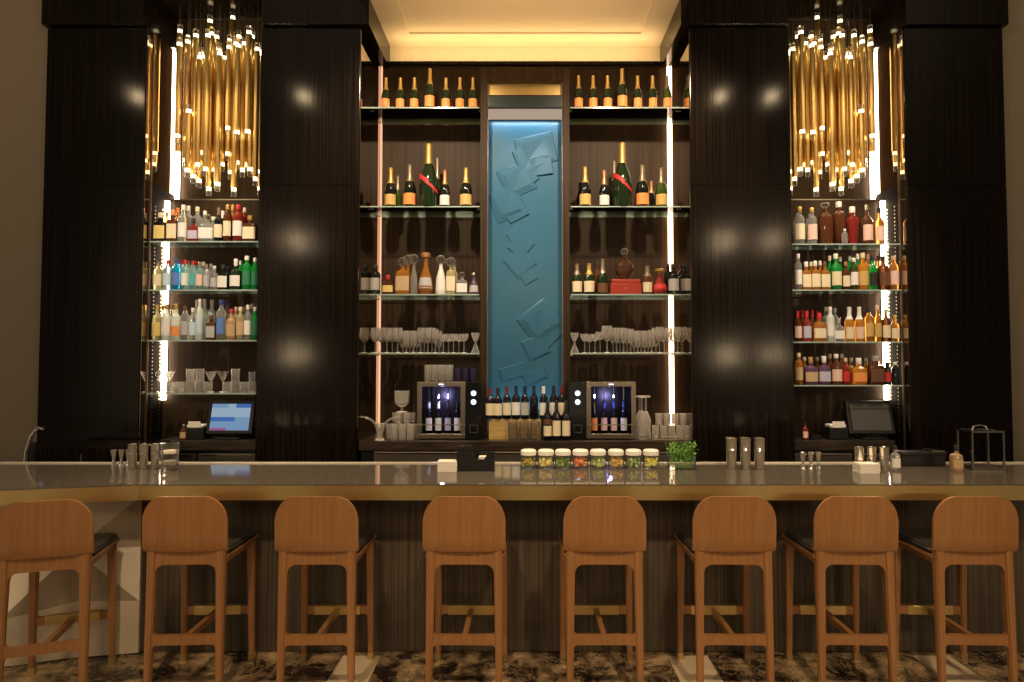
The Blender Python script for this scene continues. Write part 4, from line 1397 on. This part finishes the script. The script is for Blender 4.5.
# ------------------------------------------------------------------ tills
def till(px, on, label, tilt):
    y0 = 5.76
    p = at(px, 436, y0)
    t = thing('till_screen', label, 'till', (p.x, y0, Z_CB + .0006))
    W, Hh = 46 * y0 / F_PX, 34 * y0 / F_PX
    c = nb()
    bbox(c, -.11, .11, -.07, .09, 0, .02, .006)
    obj('base', c, M['black'], t)
    c = nb()
    bbox(c, -.05, .05, .0, .05, .0205, .14, .006)
    obj('stand', c, M['black'], t)
    hd = bpy.data.objects.new('pivot', None)
    c = nb()
    bbox(c, -W / 2, W / 2, 0, .045, 0, Hh, .012, 3)
    m_ = obj('monitor', c, M['black'], t, loc=(0, -.035, .048), rot=(R(-14), R(tilt), 0))
    bd = .034
    c = nb()
    sx0, sx1, sz0, sz1 = -W / 2 + bd, W / 2 - bd, bd, Hh - bd
    if on:
        us = [0, .42, .62, 1]
        vs = [0, .10, .34, .50, .85, 1]
        pat = [[3, 1, 1], [1, 1, 2], [2, 2, 2], [0, 0, 1], [2, 2, 2]]
        pat = [[3, 1, 1], [1, 1, 1], [0, 0, 1], [2, 2, 2], [1, 2, 0]]
        for a in range(3):
            for d in range(5):
                x0, x1 = sx0 + (sx1 - sx0) * us[a], sx0 + (sx1 - sx0) * us[a + 1]
                z0, z1 = sz0 + (sz1 - sz0) * vs[d], sz0 + (sz1 - sz0) * vs[d + 1]
                bx(c, x0, x1, -.003, -.0005, z0, z1, pat[d][a])
        obj('screen', c, [M['bluescreen'], M['cyanscreen'], M['whitescreen'], M['redscreen']], m_)
    else:
        bx(c, sx0, sx1, -.003, -.0005, sz0, sz1)
        obj('screen', c, M['screen_off'], m_)


till(230, True, 'lit touchscreen till showing a blue and white page', 0)
till(871, False, 'switched-off touchscreen till with a dark grey screen', 0)

# receipt printers beside the tills
def printer(px, label, w=.15):
    y0 = 5.76
    p = at(px, 436, y0)
    t = thing('receipt_printer', label, 'printer', (p.x, y0, Z_CB + .0006))
    c = nb()
    bbox(c, -w / 2, w / 2, -.06, .10, 0, .11, .012, 3)
    obj('housing', c, M['black'], t)
    c = nb()
    bbox(c, -w / 2 + .012, w / 2 - .012, -.045, .06, .1105, .135, .008)
    obj('paper_cover', c, M['white_plastic'], t)
    c = nb()
    bx(c, -w / 2 + .03, w / 2 - .03, -.052, -.050, .08, .165)
    obj('receipt', c, M['paper'], t)


printer(197, 'black receipt printer with pale cover beside the lit till', .17)
printer(836, 'black receipt printer with pale cover beside the dark till', .17)
p = at(188, 424, 5.70)
bottle('spirit', p.x - .04, 5.70, Z_CB, p.z - Z_CB, .055, 'brown', 'tan', 'steel', 'short brown bottle on the counter beside the lit-till printer', None)
p = at(805, 423, 5.72)
bottle('spirit', p.x, 5.72, Z_CB, p.z - Z_CB, .05, 'red', 'pink', 'black', 'small red bottle on the counter beside the dark-till printer', None)
p = at(815, 432, 5.72)
t = thing('tape_roll', 'black round roll standing between the red bottle and the printer', 'roll', (p.x, 5.72, Z_CB + .0006))
c = nb()
lathe(c, [(0, .02), (0, .05), (.04, .05), (.04, .02), (0, .02)], 20)
obj('roll', c, M['black'], t, smooth=True)

# ------------------------------------------------------------------ things on the bar
def onbar(px, by):
    """Point on the bar top seen at photo row by."""
    d = at(px, by, 1.0) - Vector((0, 0, 1.768))
    k = (ZBAR - 1.768) / d.z
    return Vector((d.x * k, k, ZBAR + .0006))


def tin(px, by, ty, wp, label, group, cat='cocktail shaker'):
    p = onbar(px, by)
    q = at(px, ty, p.y)
    h, r = q.z - ZBAR, wp * p.y / F_PX / 2
    t = thing('shaker_tin', label, cat, p, 0, group)
    c = nb()
    lathe(c, [(0, 0), (0, r * .76), (.004, r * .80), (h * .55, r * .92), (h * .58, r * .95), (h * .97, r), (h * .985, r * 1.04), (h, r * 1.03), (h - .002, r * .95), (h * .5, r * .86), (h * .5, 0)], 18)
    obj('tin_body', c, M['steel'], t, smooth=True)
    c = nb()
    for zz in (.60, .64):
        lathe(c, [(h * zz, r * .955), (h * zz + .002, r * .985), (h * zz + .004, r * .96)], 18)
    obj('rim_ring', c, M['chrome'], t, smooth=True)


def jigger(px, by, ty, wp, label, group):
    p = onbar(px, by)
    q = at(px, ty, p.y)
    h, r = q.z - ZBAR, wp * p.y / F_PX / 2
    t = thing('jigger', label, 'jigger', p, 0, group)
    c = nb()
    lathe(c, [(0, 0), (0, r * .8), (.003, r * .8), (h * .30, r * .45), (h * .42, r * .30), (h * .55, r * .5), (h * .98, r), (h, r), (h * .97, r * .9), (h * .55, r * .36), (h * .5, 0)], 14)
    obj('cups', c, M['chrome'], t, smooth=True)
    c = nb()
    lathe(c, [(h * .39, r * .36), (h * .42, r * .42), (h * .45, r * .36)], 14)
    obj('waist_ring', c, M['chrome'], t, smooth=True)


for i, px in enumerate((113.5, 121, 128)):
    jigger(px, 466, 450, 6, 'chrome jigger on the bar, %s from the glass measuring beaker' % ORD[5 - i], 'bar tools at the angled end of the bar')
for i, px in enumerate((132.5, 143.5, 155)):
    tin(px, 469, 444, 8.6, 'steel mixing tin on the bar, %s from the glass measuring beaker' % ORD[2 - i], 'bar tools at the angled end of the bar')
p = onbar(169.5, 470)
t = thing('mixing_glass', 'straight clear mixing glass beside the three steel tins', 'mixing glass', p)
c = nb()
h_, r_ = at(169, 443, p.y).z - ZBAR, 8 * p.y / F_PX
lathe(c, [(0, 0), (0, r_ * .94), (.006, r_), (h_ * .96, r_), (h_, r_ * 1.06), (h_, r_ * .98), (.022, r_ * .9), (.02, 0)], 22)
obj('glass_body', c, M['clear_glass'], t, smooth=True)
c = nb()
for zz in (.25, .32, .62, .70):
    lathe(c, [(h_ * zz, r_ * 1.0005), (h_ * zz + .002, r_ * 1.03), (h_ * zz + .004, r_ * 1.0005)], 22)
obj('cut_bands', c, M['crystal'], t, smooth=True)

for i, px in enumerate((731.5, 745.5, 759.5)):
    tin(px, 469, 438, 11, 'tall steel mixing tin of the middle trio, %s from the herb planter' % ORD[i], 'steel mixing tins on the bar')
for i, px in enumerate((803, 811, 818.5)):
    jigger(px, 470, 452, 6.2, 'chrome jigger standing alone on the bar, %s from the tall tins' % ORD[i], 'chrome jiggers on the bar')
for i, px in enumerate((859.5, 872, 884.5)):
    tin(px, 470.5 + (1 if i == 2 else 0), 447, 9, 'steel mixing tin by the napkin stack, %s from the jiggers' % ORD[i], 'steel mixing tins on the bar')


def napkins(px, by, ty, wp, label):
    p = onbar(px, by)
    w = wp * p.y / F_PX
    h = at(px, ty, p.y).z - ZBAR
    t = thing('napkin_stack', label, 'napkins', p + Vector((0, w * .2, 0)))
    n = 7
    for i in range(n):
        c = nb()
        a = random.uniform(-.002, .002)
        bbox(c, -w / 2 + a, w / 2 + a, -w * .25, w * .55, h * i / n + .0003, h * (i + 1) / n - .0003, .0008, 1)
        obj('napkin', c, M['paper'], t)


napkins(447, 472, 461.5, 19, 'stack of white napkins beside the black caddy on the bar')
napkins(870, 474, 464, 19.5, 'stack of white napkins in front of the steel tins')

# black napkin caddy
p = onbar(475, 472)
kx = p.y / F_PX
t = thing('bar_caddy', 'black bar caddy with dividers next to the white napkins', 'caddy', p + Vector((0, .02, 0)))
w = 38 * kx
h = at(475, 452.5, p.y).z - ZBAR
c = nb()
bbox(c, -w / 2, w / 2, 0, .012, 0, h * .62, .003)
prism(c, [(-w / 2, h * .6), (w * .05, h * .6), (w * .05, h * .62), (-w * .08, h), (-w / 2, h)], .0, .012, 'y')
prism(c, [(w * .22, h * .6), (w / 2, h * .6), (w / 2, h), (w * .36, h)], .0, .012, 'y')
obj('front_plate', c, M['black'], t)
c = nb()
bx(c, -w / 2, w / 2, .0125, .13, 0, .008)
bx(c, -w / 2, w / 2, .118, .13, .008, h * .9)
bx(c, -w / 2, -w / 2 + .008, .0125, .118, .008, h * .8)
bx(c, w / 2 - .008, w / 2, .0125, .118, .008, h * .8)
bx(c, -w * .06, -w * .06 + .006, .0125, .118, .008, h * .8)
obj('tray', c, M['black'], t)
c = nb()
bbox(c, w * .08, w * .28, .03, .09, .0085, h * .72, .002)
obj('paper_picks', c, M['paper'], t)
c = nb()
bbox(c, -w * .46, -w * .12, .03, .09, .0085, h * 1.28, .004)
obj('tall_insert', c, M['black'], t)

# garnish jars
M['jar_glass'] = thin_glass('jar_glass', (0.97, 0.98, 0.96), 0.10, haze=0.05)
JC = [('olive and yellow', (0.63, 0.51, 0.13), (0.15, 0.21, 0.05)), ('yellow', (0.95, 0.80, 0.21), (0.95, 0.83, 0.43)), ('green', (0.15, 0.29, 0.06), (0.43, 0.51, 0.15)), ('red and orange', (0.95, 0.26, 0.10), (0.95, 0.56, 0.36)),
      ('light green', (0.32, 0.48, 0.10), (0.70, 0.76, 0.36)), ('orange', (0.95, 0.56, 0.13), (0.95, 0.76, 0.36)), ('leafy green', (0.22, 0.38, 0.09), (0.56, 0.63, 0.29)), ('lemon yellow', (0.95, 0.83, 0.15), (0.95, 0.95, 0.43))]
for i, px in enumerate((528.5, 546, 563, 580.5, 598, 616, 633.5, 651)):
    p = onbar(px, 468)
    k = p.y / F_PX
    r = 7.9 * k
    h = at(px, 449.5, p.y).z - ZBAR
    nm, c1, c2 = JC[i]
    t = thing('garnish_jar', 'lidded glass jar of %s garnish, %s from the black caddy' % (nm, ORD[i]), 'jar', p, 0, 'garnish jars on the bar')
    c = nb()
    lathe(c, [(0, r * .9), (.003, r), (h * .62, r), (h * .70, r * .92), (h * .70, r * .88), (h * .62, r * .95), (.004, r * .95), (.0035, r * .88)], 20)
    obj('jar_glass', c, M['jar_glass'], t, smooth=True)
    c = nb()
    lathe(c, [(h * .705, r * .94), (h * .72, r * .99), (h * .93, r * .99), (h * .97, r * .9), (h, r * .8)], 20)
    obj('lid', c, M['white_plastic'], t, smooth=True)
    c = nb()
    rnd = random.Random(i)
    for q in range(46):
        a, rr = rnd.uniform(0, 2 * PI), r * .74 * math.sqrt(rnd.random())
        zz = rnd.uniform(.018, h * .52)
        mt = Matrix.Translation((rr * math.cos(a), rr * math.sin(a), zz)) @ Matrix.Rotation(rnd.uniform(0, 3), 4, 'X') @ Matrix.Rotation(rnd.uniform(0, 3), 4, 'Z') @ Matrix.Diagonal((1.2, .8, .5, 1))
        res = bmesh.ops.create_icosphere(c, subdivisions=1, radius=r * .22, matrix=mt)
        mi = int(rnd.random() < .4)
        for v in res['verts']:
            for f in v.link_faces:
                f.material_index = mi
    o = obj('garnish', c, [pm('garnish_a', c1, .4), pm('garnish_b', c2, .4)], t)
    o['kind'] = 'stuff'

# herb planter
p = onbar(682.5, 470)
k = p.y / F_PX
t = thing('herb_planter', 'small glass trough of fresh green herbs on the bar', 'planter', p)
w, h, d = 27 * k, 17 * k, .08
c = nb()
g_ = .004
bx(c, -w / 2, w / 2, 0, d, 0, g_)
bx(c, -w / 2, w / 2, 0, g_, g_, h)
bx(c, -w / 2, w / 2, d - g_, d, g_, h)
bx(c, -w / 2, -w / 2 + g_, g_, d - g_, g_, h)
bx(c, w / 2 - g_, w / 2, g_, d - g_, g_, h)
obj('glass_trough', c, M['jar_glass'], t)
c = nb()
rnd = random.Random(3)
for q in range(60):
    x, y = rnd.uniform(-w * .44, w * .44), rnd.uniform(.012, d - .012)
    z1 = h * rnd.uniform(.9, 1.55)
    lx, ly = rnd.uniform(-.03, .03), rnd.uniform(-.02, .02)
    tube(c, [(x, y, .006), (x + lx * .4, y + ly * .4, z1 * .6), (x + lx, y + ly, z1)], .0011, 4)
o = obj('stems', c, M['leaf'], t)
c = nb()
for q in range(420):
    x, y = rnd.uniform(-w * .50, w * .52), rnd.uniform(-.004, d)
    z = h * (.45 + 1.15 * rnd.random() ** .8)
    L_ = rnd.uniform(.012, .022)
    mt = Matrix.Translation((x * (1 + .15 * (z / h - 1)), y, z)) @ Matrix.Rotation(rnd.uniform(0, 6.3), 4, 'Z') @ Matrix.Rotation(rnd.uniform(-1.1, .6), 4, 'X')
    vs = [c.verts.new(mt @ Vector(q_)) for q_ in ((0, 0, 0), (L_ * .38, L_ * .45, .002), (0, L_, 0), (-L_ * .38, L_ * .45, .002))]
    c.faces.new(vs)
o = obj('leaves', c, M['leaf'], t)
o['kind'] = 'stuff'

# small glass bottle and dark tray, pepper bottle, display case at the far end
p = onbar(895.5, 470)
bottle('spirit', p.x, p.y, ZBAR, at(895, 446, p.y).z - ZBAR, .06, 'clear', 'white', 'black', 'small clear dropper bottle with dark cap behind the napkin stack', None)
p = onbar(926, 467)
k = p.y / F_PX
t = thing('serving_box', 'low black serving box on the bar beside the glass case', 'box', p + Vector((0, .02, 0)))
w, h = 44 * k, at(926, 452.5, p.y).z - ZBAR
c = nb()
bbox(c, -w / 2, w / 2, 0, .10, 0, h * .72, .005)
obj('body', c, M['black'], t)
c = nb()
bbox(c, -w / 2 - .004, w / 2 + .004, -.006, .105, h * .725, h, .005)
obj('lid', c, M['black'], t)
c = nb()
bbox(c, w * .18, w * .45, -.012, .10, h * 1.002, h * 1.12, .003)
obj('steel_clip', c, M['steel'], t)
p = onbar(956.5, 471)
bottle('squat', p.x, p.y, ZBAR, at(956, 445, p.y).z - ZBAR, .068, 'tan', 'tan', 'black', 'small amber bitters bottle standing before the glass case', None, dy=1.0)

p = onbar(989, 470.5)
k = p.y / F_PX
w = 33 * k
h = at(989, 431, p.y).z - ZBAR
t = thing('display_case', 'clear box case with metal edges and top handle on the bar', 'display case', p)
d = .15
e = .006
c = nb()
bbox(c, -w / 2, w / 2, 0, d, 0, .012, .002)
bbox(c, -w / 2, w / 2, 0, d, .016, .022, .002)
obj('base', c, M['steel_dark'], t)
for (x, y) in ((-w / 2 + e, e), (w / 2 - e, e), (-w / 2 + e, d - e), (w / 2 - e, d - e)):
    c = nb()
    bx(c, x - e, x + e, y - e, y + e, .0225, h - .0125)
    obj('corner_post', c, M['steel'], t)
c = nb()
bx(c, -w / 2, w / 2, 0, 2 * e, h - .012, h)
bx(c, -w / 2, w / 2, d - 2 * e, d, h - .012, h)
bx(c, -w / 2, -w / 2 + 2 * e, 2 * e, d - 2 * e, h - .012, h)
bx(c, w / 2 - 2 * e, w / 2, 2 * e, d - 2 * e, h - .012, h)
obj('top_rim', c, M['steel'], t)
c = nb()
bx(c, -w / 2 + 2 * e, w / 2 - 2 * e, .004, .007, .0225, h - .0125)
bx(c, -w / 2 + 2 * e, w / 2 - 2 * e, d - .007, d - .004, .0225, h - .0125)
bx(c, -w / 2 + .004, -w / 2 + .007, 2 * e, d - 2 * e, .0225, h - .0125)
bx(c, w / 2 - .007, w / 2 - .004, 2 * e, d - 2 * e, .0225, h - .0125)
bx(c, -w / 2 + 2 * e, w / 2 - 2 * e, 2 * e, d - 2 * e, h - .008, h - .005)
obj('panes', c, M['acrylic'], t)
c = nb()
tube(c, [(-.05, d / 2, h - .004), (-.04, d / 2, h + .022), (0, d / 2, h + .032), (.04, d / 2, h + .022), (.05, d / 2, h - .004)], .005, 8)
obj('handle', c, M['chrome'], t, smooth=True)

# curved chrome tap and dark chest by the beige wall
p = at(25, 462, 4.75)
t = thing('chrome_tap', 'curved chrome tap arching beside the dark column and beige wall', 'tap', (p.x, 4.75, 0))
c = nb()
tube(c, [(0, 0, .0), (0, 0, .95), (.01, 0, 1.10), (.045, 0, 1.22), (.09, 0, 1.28), (.13, 0, 1.275)], .013, 10)
obj('spout', c, M['chrome'], t, smooth=True)
c = nb()
tube(c, [(0.03, 0.02, .98), (.05, .02, 1.17)], .022, 10)
obj('valve_grip', c, M['black'], t, smooth=True)
pa, pb = at(27, 448, 5.0), at(136, 448, 5.0)
t = thing('low_cabinet', 'low black cabinet behind the bar below the lit-side column', 'cabinet', ((pa.x + pb.x) / 2, 5.0, 0))
hw = (pb.x - pa.x) / 2
c = nb()
bbox(c, -hw, hw, 0, .5, 0.002, pa.z, .006)
obj('body', c, M['column'], t)
c = nb()
bx(c, -.004, .004, -.004, -.0005, .05, pa.z - .05)
obj('door_gap', c, M['steel_dark'], t)

# ------------------------------------------------------------------ bar stools
def make_stool():
    t = thing('bar_stool', '', 'bar stool', (0, 0, 0))
    # backrest: curved plywood shell with rounded top corners
    W, z0, z1, rc, rz_ = .221, .764, 1.060, .115, .150
    c = nb()
    # grid of columns between the outline's left and right edges so that it can curve
    def top(x):
        ax = abs(x)
        if ax <= W - rc:
            return z1
        u = (ax - (W - rc)) / rc
        return z1 - rz_ * (1 - math.sqrt(max(0, 1 - u * u)))
    N, K = 28, 8
    def yc(x, z):
        return -.236 + .020 * (x / W) ** 2 - .018 * (z - z0) / (z1 - z0) + .012 * max(0, 1 - (z - z0) / .03) ** 2
    fr, bk = {}, {}
    for i in range(N + 1):
        u = -1 + 2 * i / N
        x = W * math.sin(u * PI / 2)
        if abs(u) == 1:
            x *= .9995
        for j in range(K + 1):
            z = z0 + (top(x) - z0) * j / K
            y = yc(x, z)
            fr[i, j] = c.verts.new((x, y - .009, z))
            bk[i, j] = c.verts.new((x, y + .009, z))
    for i in range(N):
        for j in range(K):
            c.faces.new((fr[i, j], fr[i + 1, j], fr[i + 1, j + 1], fr[i, j + 1]))
            c.faces.new((bk[i, j], bk[i, j + 1], bk[i + 1, j + 1], bk[i + 1, j]))
        c.faces.new((fr[i, 0], bk[i, 0], bk[i + 1, 0], fr[i + 1, 0]))
        c.faces.new((fr[i, K], fr[i + 1, K], bk[i + 1, K], bk[i, K]))
    for j in range(K):
        c.faces.new((fr[0, j], fr[0, j + 1], bk[0, j + 1], bk[0, j]))
        c.faces.new((fr[N, j], bk[N, j], bk[N, j + 1], fr[N, j + 1]))
    o = obj('backrest', c, M['stoolwood'], t, smooth=True)

    def leg(x0, y0, x1, y1, ztop, w0, w1, d0, d1):
        c = nb()
        A = [c.verts.new((x0 + a * w0, y0 + e_ * d0, 0.0006)) for a, e_ in ((-1, -1), (1, -1), (1, 1), (-1, 1))]
        B = [c.verts.new((x1 + a * w1, y1 + e_ * d1, ztop)) for a, e_ in ((-1, -1), (1, -1), (1, 1), (-1, 1))]
        c.faces.new(A[::-1])
        c.faces.new(B)
        es = []
        for i in range(4):
            c.faces.new((A[i], A[(i + 1) % 4], B[(i + 1) % 4], B[i]))
            es.append(c.edges.get((A[i], B[i])))
        bmesh.ops.bevel(c, geom=es, offset=.006, segments=2, affect='EDGES')
        return c
    for s in (-1, 1):
        obj('leg', leg(s * .187, -.215, s * .180, -.195, .768, .017, .024, .015, .022), M['stoolwood'], t)
    for s in (-1, 1):
        l_ = obj('leg', leg(s * .199, .205, s * .192, .185, .705, .015, .022, .015, .020), M['stoolwood'], t)
        c = nb()
        bx(c, s * .199 - .0165, s * .199 + .0165, .205 - .0165, .205 + .0165, .0007, .042)
        obj('brass_ferrule', c, M['brass'], l_)

    def rail(x0, x1, za, zb, y0, y1, fil_dn, fil_up):
        """Rail with filleted lower (and upper) inner corners."""
        pts = [(x0, zb), (x1, zb)]
        if fil_up:
            pts = [(x0, zb + fil_up)] + [(x0 + fil_up - fil_up * math.cos(PI / 2 * q / 5), zb + fil_up - fil_up * math.sin(PI / 2 * q / 5)) for q in range(1, 6)]
            pts += [(x1 - (a - x0), b_) for a, b_ in pts[::-1]]
        lo = [(x1, za - fil_dn)] + [(x1 - fil_dn + fil_dn * math.cos(PI / 2 * q / 5), za - fil_dn + fil_dn * math.sin(PI / 2 * q / 5)) for q in range(1, 6)] if fil_dn else [(x1, za)]
        lo += [(x0 + (x1 - a), b_) for a, b_ in lo[::-1]]
        c = nb()
        prism(c, pts + lo, y0, y1, 'y')
        return c
    obj('seat_rail', rail(-.158, .158, .690, .768, -.212, -.182, .045, 0), M['stoolwood'], t)
    obj('stretcher', rail(-.166, .166, .268, .318, -.216, -.190, .022, .022), M['stoolwood'], t)
    obj('seat_rail', rail(-.170, .170, .672, .705, .172, .198, .03, 0), M['stoolwood'], t)
    c = rail(-.180, .180, .272, .318, .190, .214, .018, .018)
    fs = obj('stretcher', c, M['stoolwood'], t)
    c = nb()
    bbox(c, -.135, .135, .183, .1895, .270, .3185, .002)
    bbox(c, -.135, .135, .183, .218, .319, .324, .002)
    obj('brass_footplate', c, M['brass'], fs)
    c = nb()
    bx(c, -.014, .014, -.189, .1825, .274, .308)
    obj('stretcher', c, M['stoolwood'], t)
    for s in (-1, 1):
        c = nb()
        bbox(c, *sorted((s * .185, s * .205)), -.19, .196, .688, .716, .004)
        obj('seat_rail', c, M['stoolwood'], t)
    # seat pan and cushion
    c = nb()
    prism(c, [(-.212, -.19), (.212, -.19), (.222, .222), (-.222, .222)], .7165, .733, 'z')
    obj('seat_board', c, M['stoolwood'], t)
    c = nb()
    pts = []
    for (cx_, cy_, a0) in ((.180, .180, 0), (-.180, .180, PI / 2), (-.170, -.15, PI), (.170, -.15, 3 * PI / 2)):
        for q in range(5):
            a = a0 + PI / 2 * q / 4
            pts.append((cx_ + .04 * math.cos(a), cy_ + .04 * math.sin(a)))
    prism(c, pts, .7335, .768, 'z')
    ed = [e_ for e_ in c.edges if e_.verts[0].co.z > .76 and e_.verts[1].co.z > .76]
    bmesh.ops.bevel(c, geom=ed, offset=.014, segments=3, affect='EDGES')
    obj('cushion', c, M['leather'], t, smooth=True)
    return t


STOOLS = [(43, 3.27, 17), (184, 3.375, 2.5), (316, 3.375, 1), (464, 3.375, -0.5), (605, 3.375, 0), (735, 3.375, -1), (857, 3.375, -1.5), (977, 3.375, -1.5)]
proto = make_stool()
for i, (px, yb, a) in enumerate(STOOLS):
    x = at(px, 520, yb).x
    y = yb + .24
    if a:
        x -= .24 * math.sin(R(a))
        y = yb + .24 * math.cos(R(a))
    lab = ('walnut bar stool with dark leather seat turned towards the pale faceted panel' if i == 0 else
           'walnut bar stool with dark leather seat, %s along from the turned stool' % ORD[i - 1])
    if i == 0:
        lst = proto
        proto.location = (x, y, 0)
        proto.rotation_euler = (0, 0, R(a))
        proto['label'] = lab
        proto['group'] = 'bar stools along the bar'
    else:
        dup(proto, (x, y, 0), R(a), lab)
